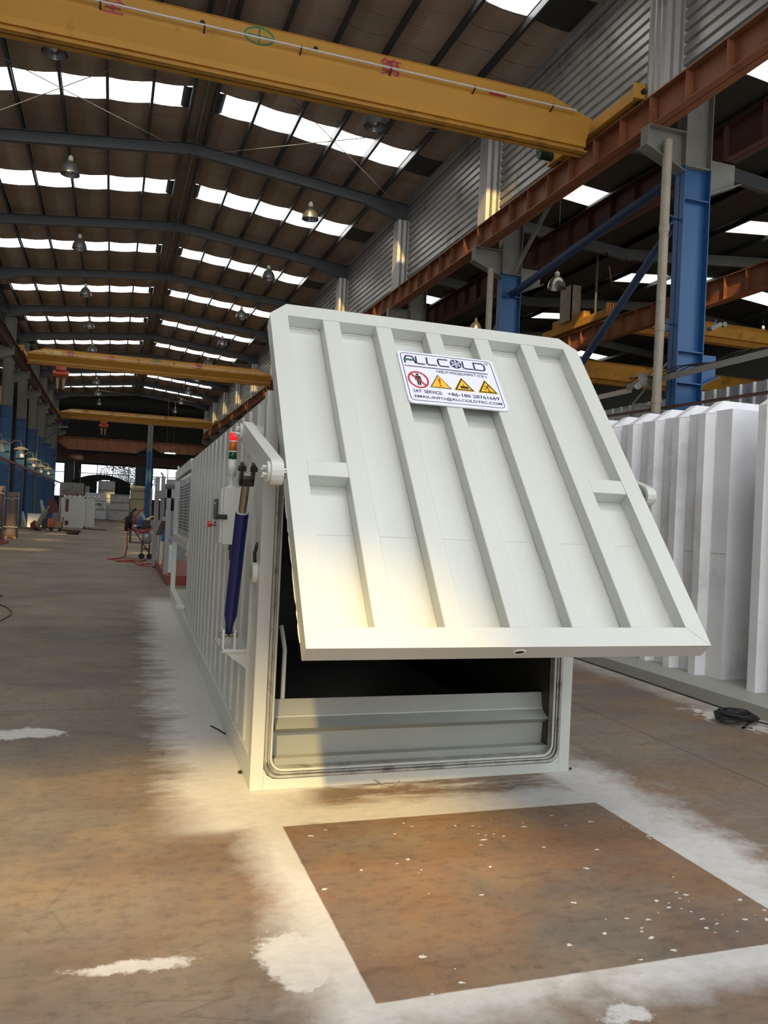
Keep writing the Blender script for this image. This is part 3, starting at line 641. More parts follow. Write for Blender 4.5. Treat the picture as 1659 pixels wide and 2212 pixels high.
# ------------------------------------------------------------------ overhead cranes
def crane(yf, label, glow, hoist_x, red, dx=0.0, right_end=9.2):
    yc = yf + .26; t = thing('overhead_crane', (2, yc, 9.55), label, 'crane')
    x0, x1 = -4.9, 9.02; zb, zt = 9.60, 10.54
    sec = [(-.26, zt), (.26, zt), (.26, 10.17), (.07, 9.86), (.07, 9.74), (-.07, 9.74), (-.07, 9.86), (-.26, 10.17)]
    p = MB()
    xs = [(x0, .62), (x0 + .95, 1.0), (x1 - .95, 1.0), (x1, .62)]
    rings = []
    for x, k in xs: rings.append([(x, yc + a, 9.74 + (z - 9.74) * (k if z > 10.2 else 1)) for a, z in sec])
    n = len(sec); vs = [q for r in rings for q in r]
    fs = [(i * n + j, i * n + (j + 1) % n, (i + 1) * n + (j + 1) % n, (i + 1) * n + j) for i in range(3) for j in range(n)] + [tuple(range(n)), tuple(range(4 * n - 1, 3 * n - 1, -1))]
    p.add(vs, fs)
    # grimy inner slopes get their own slot
    p.build('girder', M['crane'], t)
    p = MB(); p.box(x0, x1, yc - .15, yc + .15, zb, zb + .03); p.box(x0, x1, yc - .012, yc + .012, zb, 9.76); p.build('lower_flange', M['craneunder'], t)
    p = MB(); p.box(x0 + .9, x1 - .9, yc - .28, yc + .28, zt, zt + .012); p.build('top_plate', M['craneunder'], t)
    # cable conduit on stand-off arms
    p = MB(); p.cyl((x0 + .3, yf - .13, 10.27), (x1 - .45, yf - .13, 10.27), .018, n=8); p.build('conduit', M['conduit'], t)
    for k in range(8):
        x = x0 + .9 + k * 1.72; p = MB(); p.bar((x, yf, 10.2), (x, yf - .15, 10.24), .03, .02); p.bar((x, yf - .13, 10.24), (x, yf - .13, 10.30), .03, .02); p.build('conduit_arm', M['primerdark'], t)
    # painted characters and bore holes on the camera side
    y = yf - .004; fr = lambda a, z: Vector((a, y, z))
    for ch, xc, w in (('安', -2.62, .4), ('全', -.36, .4), ('第', 4.62, .42)):
        p = MB(); p.text(ch, (xc - w / 2, y, 10.18 + (.0)), (1, 0, 0), (0, 0, 1), w, .34, .022); p.build('painted_character', red, t, fixn=False)
    p = MB(); p.flat([(6.68, 10.27), (7.06, 10.27), (7.06, 10.33), (6.68, 10.33)], fr); p.build('painted_character', M['redpaint'], t, fixn=False)
    p = MB(); oc = (2.13, 10.37)
    p.stroke([(oc[0] + .26 * math.cos(a * PI / 12), oc[1] + .15 * math.sin(a * PI / 12)) for a in range(24)], .035, fr, True)
    p.stroke([(oc[0] - .22, oc[1]), (oc[0] + .22, oc[1])], .03, fr); p.stroke([(oc[0], oc[1] + .13), (oc[0], oc[1] - .13)], .03, fr)
    p.build('painted_emblem', M['greenpaint'], t, fixn=False)
    for xh in (1.13, 3.17):
        p = MB(); p.flat([(xh + .045 * math.cos(a * PI / 8), 10.38 + .045 * math.sin(a * PI / 8)) for a in range(16)], fr); p.build('bore_hole', M['black'], t, fixn=False)
    q = MB(); q.flat([(-4.05, 10.22), (-3.1, 10.22), (-3.1, 10.42), (-4.05, 10.42)], fr); q.mat = 1
    q.text('限载重量 2.8T', (-4.0, y - .003, 10.25), (1, 0, 0), (0, 0, 1), .85, .13); q.build('load_plate', [M['plateY'], M['redpaint']], t, fixn=False)
    # end carriages on the rails
    for xe, s in ((9.26, 1), (-5.14, -1)):
        p = MB(); p.box(xe - .13, xe + .13, yc - 1.60, yc + 1.75, 10.06, 10.30); p.build('end_carriage', M['crane'], t, bevel=.01)
        for yy in (yc - 1.45, yc + 1.45):
            p = MB(); p.cyl((xe - .05, yy, 10.11), (xe + .05, yy, 10.11), .1, n=14); p.build('wheel', M['primerdark'], t)
        p = MB(); p.box(xe - .2, xe + .2, yc - 1.67, yc - 1.60, 10.04, 10.33); p.build('end_box', M['crane'], t, bevel=.01)
        p = MB(); p.cyl((xe - .02, yc - 1.67, 10.17), (xe - .02, yc - 1.72, 10.17), .05, n=10); p.build('buffer', M['rubber'], t)
        p = MB(); p.cyl((xe - s * .45, yc + 1.55, 10.22), (xe - s * .15, yc + 1.55, 10.22), .11, n=14); p.box(xe - s * .4 - .06, xe - s * .4 + .06, yc + 1.42, yc + 1.68, 10.28, 10.38)
        p.build('drive_motor', M['bluegreen'], t)
    if hoist_x is not None:
        hx = hoist_x; p = MB(); p.box(hx - .28, hx + .28, yc - .2, yc + .2, 9.38, 9.58); p.cyl((hx - .42, yc, 9.2), (hx + .42, yc, 9.2), .17, n=16)
        p.build('hoist', M['orange'], t)
        p = MB()
        for a in (-.06, .06): p.cyl((hx + a, yc, 9.05), (hx + a, yc, 8.75), .012, n=6)
        p.build('hoist_rope', M['cable'], t)
        p = MB(); p.prism([(hx - .26, yc - .05, 8.95), (hx - .08, yc - .05, 8.95), (hx - .12, yc - .05, 8.3), (hx - .2, yc - .05, 8.3)], (0, .1, 0)); p.prism([(hx + .08, yc - .05, 8.95), (hx + .26, yc - .05, 8.95), (hx + .2, yc - .05, 8.3), (hx + .12, yc - .05, 8.3)], (0, .1, 0)); p.build('hook_guard', M['ply'], t)
        p = MB()
        for k in range(7):
            a = x0 + .5 + k * (hx - x0 - .6) / 7; bb = a + (hx - x0 - .6) / 7
            p.tube([(a + (bb - a) * u / 6, yc - .3, 9.62 - .34 * math.sin(PI * u / 6)) for u in range(7)], .014, 5)
        p.build('festoon_cable', M['cable'], t)
        p = MB(); p.cyl((hx, yc - .1, 9.0), (hx, yc - .1, 2.2), .01, n=5); p.build('pendant_cable', M['cable'], t)
    return t
crane(14.7, 'large yellow overhead crane at the top of the photo, nearest of the three', 1, None, M['pinkpaint'])
crane(50.3, 'yellow overhead crane in the middle distance with a red load plate and hanging hook', 1, -3.1, M['pinkpaint'])
crane(81.5, 'bright yellow overhead crane at the far end of the hall, farthest of the three', 1, -1.05, M['redpaint'])

# ------------------------------------------------------------------ the white vacuum cooler
def CT(p): return Vector((CX0 + p[0] + SH * p[1], CY0 + p[1], p[2] * (1 - .003 * max(p[1], 0))))
L_, W_, H_ = 11.8, 2.42, 2.673
cooler = thing('vacuum_cooler', (CX0, CY0, 0), 'long white corrugated container with its big ribbed front door swung up and open', 'container')
def cb(): return MB(CT)
# base rail, corner posts and frame of the open end
p = cb(); p.box(0, .1, 0.06, L_, 0, .205); p.build('base_rail', M['cooler'], cooler, bevel=.006)
p = cb(); p.box(W_ - .1, W_, 0.06, L_, 0, .205); p.build('base_rail', M['cooler'], cooler, bevel=.006)
p = cb(); p.box(.1, W_ - .1, .1, L_, .02, .18); p.build('base_deck', M['deck'], cooler)
p = cb(); fw = .088
def ring(p, w0, w1, y0, y1, zb0, zt0):
    pass
p.box(0, fw, 0, .12, 0, H_); p.box(W_ - fw, W_, 0, .12, 0, H_); p.box(fw, W_ - fw, 0, .12, 0, .075); p.box(fw, W_ - fw, 0, .12, H_ - .12, H_)
# small gussets that round the corners of the opening
for cx, sx, cz, sz in ((fw, 1, .075, 1), (W_ - fw, -1, .075, 1), (fw, 1, H_ - .12, -1), (W_ - fw, -1, H_ - .12, -1)):
    p.prism([(cx, 0.0, cz), (cx + sx * .07, 0.0, cz), (cx + sx * .025, 0.0, cz + sz * .025), (cx, 0.0, cz + sz * .07)], (0, .12, 0))
p.build('front_frame', M['cooler'], cooler, bevel=.004)
def rrect(x0, x1, z0, z1, r, y):
    pts = []
    for cx, cz, a0 in ((x1 - r, z1 - r, 0), (x0 + r, z1 - r, 90), (x0 + r, z0 + r, 180), (x1 - r, z0 + r, 270)):
        for k in range(6):
            a = math.radians(a0 + k * 18); pts.append((cx + r * math.cos(a), y, cz + r * math.sin(a)))
    return pts
for i, (o, r, mt) in enumerate(((.0, .011, 'seal'), (.02, .008, 'seal'), (.038, .009, 'cooler'))):
    p = cb(); p.tube(rrect(fw + .012 + o, W_ - fw - .012 - o, .088 + o * .9, H_ - .13 - o, .09, -.004 + .012 * i), r, 8, True); p.build('door_seal', M[mt], cooler)
p = cb()
ob = rrect(fw + .004, W_ - fw - .004, .078, H_ - .122, .08, .02); ib = rrect(fw + .05, W_ - fw - .05, .135, H_ - .18, .06, .02)
n = len(ob); p.add(ob + ib, [(i, (i + 1) % n, n + (i + 1) % n, n + i) for i in range(n)]); ib2 = [(q[0], .10, q[2]) for q in ib]
p.add(ib + ib2, [(i, (i + 1) % n, n + (i + 1) % n, n + i) for i in range(n)])
p.build('seal_channel', M['seal'], cooler)
# inner chamber
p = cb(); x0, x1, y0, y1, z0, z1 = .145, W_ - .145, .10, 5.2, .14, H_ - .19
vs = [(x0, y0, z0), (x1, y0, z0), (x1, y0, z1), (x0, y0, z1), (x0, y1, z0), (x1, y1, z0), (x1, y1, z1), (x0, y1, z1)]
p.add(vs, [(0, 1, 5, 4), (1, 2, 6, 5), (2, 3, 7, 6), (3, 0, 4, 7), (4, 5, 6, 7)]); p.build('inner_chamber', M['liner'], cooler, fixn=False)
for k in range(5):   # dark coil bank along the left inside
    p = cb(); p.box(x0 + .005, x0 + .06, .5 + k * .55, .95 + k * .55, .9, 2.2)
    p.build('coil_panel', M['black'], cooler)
# corrugated side walls
def corr(xs, sgn):
    pr = [(xs[1], .12)]; y = .30
    k = 0
    while y < 7.1:
        c = .625 - .438 + .438 * k + .02
        a = c - .135; bb = c + .135
        for q in ((xs[1], a - .018), (xs[0], a), (xs[0], bb), (xs[1], bb + .03)):
            if .12 < q[1] < 7.3: pr.append(q)
        k += 1; y = c + .3
    pr.append((xs[1], 7.3)); return pr
for xs in ((.012, .075), (W_ - .012, W_ - .075)):
    p = cb(); pr = corr(xs, 1); p.sheet([(a, y, .2) for a, y in pr], (0, 0, H_ - .03 - .2)); p.build('side_wall', M['cooler'], cooler, fixn=False)
    if xs[0] < 1:
        p = cb(); k = 0
        while .207 + .438 * k < 7.2:
            c = .207 + .438 * k; p.ball((.03, c, .205), .022, .11, .012, 10, 5); p.ball((.03, c, H_ - .075), .014, .12, .009, 8, 4); k += 1
        p.build('weld_beads', M['weld'], cooler)
p = cb(); p.box(.03, W_ - .03, 0.1, 7.32, H_ - .032, H_ - .01); p.build('roof', M['cooler'], cooler)
p = cb(); p.box(.02, W_ - .02, 7.24, 7.32, .2, H_ - .03); p.build('bulkhead', M['cooler'], cooler)
# machine bay at the rear: posts, beams, louvred panel
def frame_bar(x0, x1, y0, y1, z0, z1, nm):
    p = cb(); p.box(x0, x1, y0, y1, z0, z1); p.build(nm, M['cooler'], cooler, bevel=.006)
frame_bar(0, .09, L_ - .12, L_, .205, H_, 'rear_post'); frame_bar(W_ - .09, W_, L_ - .12, L_, .205, H_, 'rear_post')
frame_bar(.0, .09, 7.32, L_ - .12, H_ - .17, H_, 'top_beam'); frame_bar(W_ - .09, W_, 7.32, L_ - .12, H_ - .17, H_, 'top_beam')
frame_bar(.0, .09, 7.32, L_ - .12, 1.23, 1.375, 'middle_beam'); frame_bar(.09, W_ - .09, L_ - .1, L_, H_ - .17, H_, 'top_beam')
frame_bar(.02, .09, 7.32, 7.42, 1.375, H_ - .17, 'bay_post')
p = cb()
pl = rrect(7.44, 11.6, 1.40, H_ - .2, .22, 0)
p.prism([(.10, q[0], q[2]) for q in pl], (.03, 0, 0)); p.mat = 1
for c in range(3):
    for r in range(15):
        a = 7.62 + c * 1.34; z = 1.50 + r * .058
        p.box(.094, .104, a, a + 1.14, z, z + .030)
p.mat = 2
for c in range(4):
    a = 7.5 + c * 1.34; p.box(.088, .1, a, a + .05, 1.42, H_ - .24)
for r in (1.95, 1.42): p.box(.09, .1, 7.5, 11.55, r, r + .02)
p.build('louvre_panel', [M['louver'], M['slot'], M['greyplate']], cooler)
p = cb(); p.box(.35, 1.2, 8.3, 8.36, .25, 1.2); p.build('white_back_panel', M['white2'], cooler)
p = cb(); p.box(.16, .55, 7.45, 8.0, .205, .26); p.cyl((.32, 7.72, .26), (.32, 7.72, .72), .16, n=20); p.ball((.32, 7.72, .72), .16, .16, .08); p.tube([(.2, 7.6, .5), (.1, 7.55, .55), (.1, 7.5, .9), (.18, 7.45, 1.2)], .03, 8)
p.build('compressor', M['steelrod'], cooler)
p = cb(); p.cyl((.06, 7.75, .27), (-.06, 7.9, .29), .045); p.cyl((-.06, 7.9, .29), (-.065, 7.905, .29), .035); p.build('drain_pipe', M['weld'], cooler)
p = cb(); p.cyl((.05, L_ - .05, H_), (.05, L_ - .05, H_ + .12), .02); p.build('vent_stub', M['weld'], cooler)

# --- the lifted door
sc_, cc_ = .6380, .7700
def D(p):
    u, v, w = p; y = 3.91 + sc_ * v - cc_ * w; z = 1.204 + cc_ * v + sc_ * w
    return Vector((CX0 + .014 + SH * (y - CY0) + u, y, z))
def db(): return MB(D)
DW, DH, T = 2.42, 2.756, .12
door = None
p = db()
out = [(0, 0), (DW, 0), (DW, DH - .125), (DW - .125, DH), (.125, DH), (0, DH - .125)]
inn = [(.125, .122), (DW - .125, .122), (DW - .125, DH - .128), (DW - .126, DH - .127), (.126, DH - .127), (.125, DH - .128)]
n = 6
p.add([(u, v, 0) for u, v in out] + [(u, v, 0) for u, v in inn], [(i, (i + 1) % n, n + (i + 1) % n, n + i) for i in range(n)])
p.add([(u, v, 0) for u, v in out] + [(u, v, -T) for u, v in out], [(i, (i + 1) % n, n + (i + 1) % n, n + i) for i in range(n)] + [tuple(range(n, 2 * n))])
p.add([(u, v, 0) for u, v in inn] + [(u, v, -.1) for u, v in inn], [(i, (i + 1) % n, n + (i + 1) % n, n + i) for i in range(n)])
door = p.build('door', M['cooler'], cooler)
bm = bmesh.new(); bm.from_mesh(door.data); bmesh.ops.remove_doubles(bm, verts=bm.verts, dist=.0005); bmesh.ops.recalc_face_normals(bm, faces=bm.faces); bm.to_mesh(door.data); bm.free()
bv = door.modifiers.new('edge', 'BEVEL'); bv.width = .008; bv.segments = 2; bv.limit_method = 'ANGLE'
p = db(); p.box(.11, DW - .11, .11, DH - .11, -.112, -.100); p.build('recessed_sheet', M['cooler'], door)
RIB = [(.372, .496), (.764, .884), (1.146, 1.268), (1.534, 1.654), (1.920, 2.038)]
for a, bb in RIB:
    p = db(); p.box(a, bb, .120, DH - .126, -.1, -.001); p.build('rib', M['cooler'], door, bevel=.007)
for a, bb in ((.124, .374), (2.036, DW - .124)):
    p = db(); p.box(a, bb, 1.152, 1.272, -.1, -.002); p.build('cross_bar', M['cooler'], door, bevel=.006)
p = db()
edges = [.125] + [q for r in RIB for q in r] + [DW - .125]
for a, bb in zip(edges[0::2], edges[1::2]):
    k = [(a + (bb - a) * i / 14, .792 + random.uniform(-.002, .002), -.099) for i in range(15)]; p.tube(k, .0022, 5)
    p.tube([(a + .01 + (bb - a - .02) * i / 8, DH - .135 + random.uniform(-.002, .002), -.097) for i in range(9)], .006, 5)
    p.tube([(bb - .003 + random.uniform(-.002, .002), .13 + 2.48 * i / 60, -.098) for i in range(61)], .0035, 5)
def seam(a, bb, n=10):
    p.tube([Vector(a).lerp(Vector(bb), i / n) + Vector((random.uniform(-.002, .002), random.uniform(-.002, .002), 0)) for i in range(n + 1)], .0035, 5)
seam((.125, .122, 0), (0.008, 0.008, 0)); seam((DW - .125, .122, 0), (DW - .008, .008, 0)); seam((.126, DH - .128, 0), (.064, DH - .064, 0)); seam((DW - .126, DH - .128, 0), (DW - .064, DH - .064, 0))
p.tube([(random.uniform(-.003, .003), .1 + 1.0 * i / 40, -T + .004) for i in range(41)], .004, 5)
p.build('weld_beads', M['weld'], door)
p = db(); p.tube([(1.19 + .034 * math.cos(a * PI / 10), .0, -.055 + .024 * math.sin(a * PI / 10)) for a in range(20)], .006, 6, True); p.build('drain_collar', M['weld'], door)
p = db(); p.flat([(1.19 + .032 * math.cos(a * PI / 10), -.055 + .022 * math.sin(a * PI / 10)) for a in range(20)], lambda a, b_: (a, -.001, b_)); p.build('drain_hole', M['slot'], door, fixn=False)
# rubber and frame on the back of the door
p = db(); p.box(.08, DW - .08, .08, DH - .08, -.15, -.118); p.build('door_gasket', M['rubber'], door)

# --- the name plate on the door
SU, SV, SWD, SHT = .876, 2.372, .735, .526
def sfr(layer):
    w = .010 + layer * .0012
    return lambda x, y: (SU + x / 1000.0, SV - y / 1000.0, w)
s = db(); fr0 = sfr(0)
def rr2(x0, y0, x1, y1, r, k=5):
    pts = []
    for cx, cy, a0 in ((x1 - r, y1 - r, 0), (x0 + r, y1 - r, 90), (x0 + r, y0 + r, 180), (x1 - r, y0 + r, 270)):
        for i in range(k + 1):
            a = math.radians(a0 + 90 * i / k); pts.append((cx + r * math.cos(a), cy + r * math.sin(a)))
    return pts
MW, MN, MR, MY, MK, MG = range(6)
s.mat = MW
op = rr2(0, 0, 735, 526, 26); n = len(op)
s.add([sfr(0)(*q) for q in op] + [(SU + q[0] / 1000, SV - q[1] / 1000, .0005) for q in op], [tuple(range(n))] + [(i, (i + 1) % n, n + (i + 1) % n, n + i) for i in range(n)])
f1, f2, f3 = sfr(1), sfr(2), sfr(3)
s.mat = MN; s.stroke(rr2(20, 20, 713, 500, 30), 5, f1, True)
lw = 12.5
s.stroke([(41, 127), (47, 72), (60, 50), (100, 50), (109, 62), (120, 123)], lw, f1); s.stroke([(47, 92), (112, 92)], 5, f1)
s.stroke([(132, 45), (128, 112), (140, 122), (192, 122)], lw, f1)
s.stroke([(214, 45), (209, 112), (221, 122), (282, 122)], lw, f1)
s.stroke([(374, 50), (308, 50), (297, 62), (297, 110), (309, 122), (374, 122)], lw, f1)
s.flat([(431 + 44 * math.cos(a * PI / 18), 83 + 46 * math.sin(a * PI / 18)) for a in range(36)], f1)
s.stroke([(488, 45), (485, 112), (497, 122), (561, 122)], lw, f1)
s.stroke([(574, 50), (640, 50), (654, 64), (654, 108), (640, 123), (572, 123)], lw, f1, True)
s.stroke([(31, 155), (664, 157)], 8, f1)
s.mat = MW       # snowflake in the O
for k in range(6):
    a = k * PI / 3 + PI / 6; ca, sa = math.cos(a), math.sin(a); R_ = lambda r, t: (431 + r * ca - t * sa, 83 + r * sa + t * ca)
    s.stroke([R_(0, 0), R_(38, 0)], 5, f2)
    for r in (16, 27): s.stroke([R_(r + 8, 9), R_(r, 0), R_(r + 8, -9)], 4, f2)
s.mat = MG; s.flat([(28, 88), (60, 78), (100, 80), (118, 96), (90, 100), (52, 98)], f2)
s.mat = MN; s.stroke([(681 + 12 * math.cos(a * PI / 8), 45 + 12 * math.sin(a * PI / 8)) for a in range(16)], 2.5, f1, True)
ux, uy = Vector((.001, 0, 0)), Vector((0, .001, 0))
def txt(body, x, y, w, h, layer=1): s.text(body, sfr(layer)(x, y), ux, uy, w, h, .016)
txt('R', 676, 51, 10, 13)
# REFRIGERATION in thin squared strokes
gl = {'R': [[(0, 20), (0, 0), (26, 0), (26, 9), (0, 11)], [(14, 11), (26, 20)]], 'E': [[(26, 0), (0, 0), (0, 20), (26, 20)], [(0, 10), (22, 10)]], 'F': [[(26, 0), (0, 0), (0, 20)], [(0, 10), (22, 10)]],
      'I': [[(0, 0), (0, 20)]], 'G': [[(26, 0), (0, 0), (0, 20), (26, 20), (26, 10), (14, 10)]], 'A': [[(0, 20), (0, 0), (26, 0), (26, 20)], [(0, 11), (26, 11)]], 'T': [[(0, 0), (26, 0)], [(13, 0), (13, 20)]],
      'O': [[(0, 0), (26, 0), (26, 20), (0, 20), (0, 0)]], 'N': [[(0, 20), (0, 0), (26, 20), (26, 0)]]}
x = 264
for ch in 'REFRIGERATION':
    k = 1.02
    for st_ in gl[ch]: s.stroke([(x + a * k, 177 + b_) for a, b_ in st_], 3.8, f1)
    x += 8 if ch == 'I' else 34
s.mat = MR; s.stroke([(108 + 70 * math.cos(a * PI / 20), 292 + 78 * math.sin(a * PI / 20)) for a in range(40)], 13, f2, True)
s.stroke([(58, 237), (158, 347)], 12, f3)
s.mat = MK; s.flat([(108 + 10 * math.cos(a * PI / 8), 240 + 11 * math.sin(a * PI / 8)) for a in range(16)], f2)
s.stroke([(88, 300), (90, 258), (126, 258), (128, 300)], 7, f2); s.flat([(94, 255), (122, 255), (121, 300), (95, 300)], f2); s.stroke([(101, 298), (101, 346)], 11, f2); s.stroke([(116, 298), (116, 346)], 11, f2)
def tri(cx, top, bot, hw, out_, frame):
    s.flat([(cx, top - 0), (cx - hw, bot), (cx + hw, bot)], frame)
for cx, yel in ((263, 0), (439, 1), (619, 1)):
    if yel: s.mat = MY; tri(cx, 222, 362, 80, 0, f1)
    s.mat = MK; tri(cx, 230 if yel else 222, 357, 72 if yel else 80, 0, sfr(1.6))
    s.mat = MY; tri(cx, 250 if yel else 234, 348 if yel else 351, 55 if yel else 69, 0, f2)
s.mat = MR; s.flat([(255, 262), (273, 262), (267, 318), (261, 318)], f3); s.flat([(264 + 9 * math.cos(a * PI / 6), 334 + 8 * math.sin(a * PI / 6)) for a in range(12)], f3)
s.mat = MK
s.stroke([(440, 290), (440, 308)], 3, f3); s.flat([(434, 303), (446, 303), (440, 314)], f3); s.stroke([(410, 318), (450, 318)], 3, f3)
s.flat([(446, 318), (470, 318), (474, 326), (472, 338), (446, 340)], f3)
for q in range(4): s.stroke([(414, 321 + q * 5), (448, 322 + q * 5)], 4, f3)
s.flat([(634 + 6 * math.cos(a * PI / 6), 282 + 6 * math.sin(a * PI / 6)) for a in range(12)], f3)
s.stroke([(628, 290), (616, 312)], 9, f3); s.stroke([(628, 292), (642, 304), (652, 300)], 4, f3); s.stroke([(624, 292), (606, 292), (598, 304)], 4, f3); s.stroke([(617, 311), (632, 322), (624, 340)], 5, f3); s.stroke([(615, 311), (604, 326), (588, 326)], 5, f3)
s.flat([(618, 347), (634, 338), (650, 347)], f3)
s.mat = MN
txt('24/7  SERVICE:', 48, 424, 214, 33); txt('+86-180 28761669', 300, 425, 390, 33); txt('EMAIL:INFO@ALLCOLDTEC.COM', 50, 480, 648, 34)
s.mat = MW
for q in ((14, 14), (721, 14), (721, 512), (14, 512)): s.lathe((SU + q[0] / 1000, SV - q[1] / 1000, .009), [(.006, 0), (.006, .002), (.0, .004)], 10)
sg = s.build('name_plate', [M['signwhite'], M['signnavy'], M['signred'], M['signyellow'], M['signblack'], M['signgreen']], door, fixn=False)
sg['label'] = 'white name and warning plate with blue lettering'

# --- lift arms, hydraulic cylinder and its bracket (left side), arm on the right side
def arm(xo, xi, dy=0):
    a0, a1 = Vector((0, 5.56 + dy, 2.395)), Vector((0, 4.47 + dy, 2.085)); d = (a1 - a0).normalized(); nrm = Vector((0, -d.z, d.y))
    if nrm.z < 0: nrm = -nrm
    r = .072; pts = []
    for k in range(9): t = PI / 2 - PI * k / 8; pts.append(a1 + d * (r * math.cos(t)) + nrm * (r * math.sin(t)))
    for k in range(9): t = PI / 2 + PI * (8 - k) / 8 * 1.0; pts.append(a0 + d * (r * math.cos(PI - t) * -1) + nrm * (r * math.sin(t)))
    pts = [a1 + d * (r * math.cos(PI / 2 - PI * k / 8)) + nrm * (r * math.sin(PI / 2 - PI * k / 8)) for k in range(9)] + [a0 - d * (r * math.cos(PI / 2 - PI * k / 8)) - nrm * (r * math.sin(PI / 2 - PI * k / 8)) for k in range(9)]
    p = MB(); p.prism([(xo, q.y, q.z) for q in pts], (xi - xo, 0, 0)); ar = p.build('lift_arm', M['cooler'], cooler, bevel=.004)
    sg_ = -1 if xo < xi else 1
    for c in (a0, a1):
        p = MB(); p.cyl((xo, c.y, c.z), (xo + sg_ * .018, c.y, c.z), .058, n=24); p.build('end_disc', M['cooler'], ar, bevel=.003)
        p = MB()
        for k in range(4):
            a = k * PI / 2 + .5; p.cyl((xo + sg_ * .018, c.y + .03 * math.cos(a), c.z + .03 * math.sin(a)), (xo + sg_ * .042, c.y + .03 * math.cos(a), c.z + .03 * math.sin(a)), .008, n=8)
        p.build('bolts', M['weld'], ar)
    p = MB(); p.cyl((xi, a1.y, a1.z), (xi - sg_ * .02, a1.y, a1.z), .035, n=18); p.build('hinge_pin', M['steelrod'], ar)
    p = MB(); p.cyl((xi, a0.y, a0.z), (xi - sg_ * .16, a0.y, a0.z), .05, n=18); p.build('pivot_pin', M['cooler'], ar)
    return ar
arm(.815, .885); arm(3.452, 3.394, .22)
def hyd(x):
    top = Vector((x, 5.43, 2.13)); rt = Vector((x, 5.49, 2.075)); bt = Vector((x, 5.615, 1.848)); bb_ = Vector((x, 5.955, 1.055)); pin = Vector((x, 6.0, .96))
    ax = (rt - pin).normalized()
    p = MB(); p.cyl(bb_ + ax * .06, bt, .046, n=24); p.tube([bb_ + ax * .06, bb_, pin], .046, 20, r1=.02); c = p.build('hydraulic_cylinder', M['navyblue'], cooler); c['label'] = 'navy blue cylinder barrel'
    p = MB(); p.tube([bt + Vector((.0, 0, 0)), bt + ax * .006], .04, 24); p.build('barrel_rim', M['weld'], c)
    p = MB(); p.cyl(bt, rt, .028, n=20); p.build('piston_rod', M['steelrod'], c)
    p = MB(); q = rt
    for sx in (-1, 1): p.bar(q + Vector((sx * .038, 0, 0)) - ax * .03, q + Vector((sx * .038, 0, 0)) + ax * .11, .022, .06, (0, 1, 0))
    p.bar(q - ax * .04, q + ax * .012, .098, .06, (0, 1, 0)); p.cyl(q + ax * .075 + Vector((-.065, 0, 0)), q + ax * .075 + Vector((.065, 0, 0)), .018, n=12)
    p.build('clevis', M['black'], c)
    p = MB(); p.prism([(x - .012, 5.38, 2.30), (x - .012, 5.56, 2.34), (x - .012, 5.5, 2.12), (x - .012, 5.43, 2.12)], (.024, 0, 0)); p.build('arm_lug', M['cooler'], c)
    return pin
hyd(.85)
p = MB()
X1 = 1.0; by0, by1, bz = 5.92, 6.42, .85
p.box(.80, X1, by0, by1, bz - .015, bz + .012); p.prism([(.82, by0 + .015, bz - .015), (X1, by0 + .015, bz - .015), (X1, by0 + .015, bz - .15)], (0, .014, 0)); p.prism([(.82, by1 - .03, bz - .015), (X1, by1 - .03, bz - .015), (X1, by1 - .03, bz - .15)], (0, .014, 0))
br = p.build('cylinder_bracket', M['cooler'], cooler, bevel=.003)
for sx in (-.05, .032):
    p = MB(); p.box(.85 + sx, .85 + sx + .016, 5.94, 6.06, bz, bz + .15); p.build('lug', M['weld'], br, bevel=.004)
p = MB(); p.cyl((.785, 6.0, .955), (.915, 6.0, .955), .018, n=12); p.build('pin', M['steelrod'], br)

# --- control cabinet with beacon tower
def pt(x, y, Y): return AY(x, y, Y)
cab0, cab1 = pt(485, 1053, 6.55), pt(521, 1053, 6.55)
cz0 = pt(505, 1177, 6.55).z; cz1 = cab0.z; cxl, cxr = cab0.x, max(cab1.x, 1.0)
p = MB(); p.box(cxl, cxr, 6.55, 7.02, cz0, cz1); box = p.build('control_cabinet', M['cooler'], cooler, bevel=.005)
p = MB(); p.box(cxl - .022, cxl, 6.57, 7.0, cz0 + .01, cz1 - .006); p.build('cabinet_door', M['cooler'], box, bevel=.004)
p = MB(); p.box(cxl - .032, cxl - .022, 6.72, 6.96, cz1 - .26, cz1 - .09); p.mat = 1; p.box(cxl - .034, cxl - .03, 6.74, 6.94, cz1 - .24, cz1 - .11); p.mat = 2; p.box(cxl - .0345, cxl - .031, 6.78, 6.9, cz1 - .135, cz1 - .118)
p.build('touch_screen', [M['black'], M['slot'], M['louver']], box)
p = MB(); p.box(cxl - .06, cxl - .022, 6.535, 6.60, (cz0 + cz1) / 2 - .02, (cz0 + cz1) / 2 + .008); p.box(cxl - .045, cxl + .03, 6.53, 6.548, (cz0 + cz1) / 2 - .025, (cz0 + cz1) / 2 + .012); p.build('latch', M['black'], box, bevel=.004)
p = MB(); ez = cz0 + .155; p.cyl((cxl - .022, 6.8, ez), (cxl - .06, 6.8, ez), .018, n=14); p.mat = 1; p.cyl((cxl - .06, 6.8, ez), (cxl - .09, 6.8, ez), .026, n=18); p.build('stop_button', [M['steelrod'], M['red']], box)
p = MB(); q = Vector((cxl + .09, 6.62, cz0)); p.tube([q, q - Vector((0, 0, .05))], .028, 12); p.tube([q - Vector((0, 0, .05)), q - Vector((0, 0, .11)), q + Vector((.015, .0, -.15)), q + Vector((.05, .0, -.165)), q + Vector((.1, .0, -.165))], .02, 10); p.build('cable_conduit', M['black'], box)
tc = pt(500, 1040, 6.78); tx, ty = tc.x, 6.78
zz = lambda py: AX(500, py, tx).z * 0 + AY(500, py, ty).z
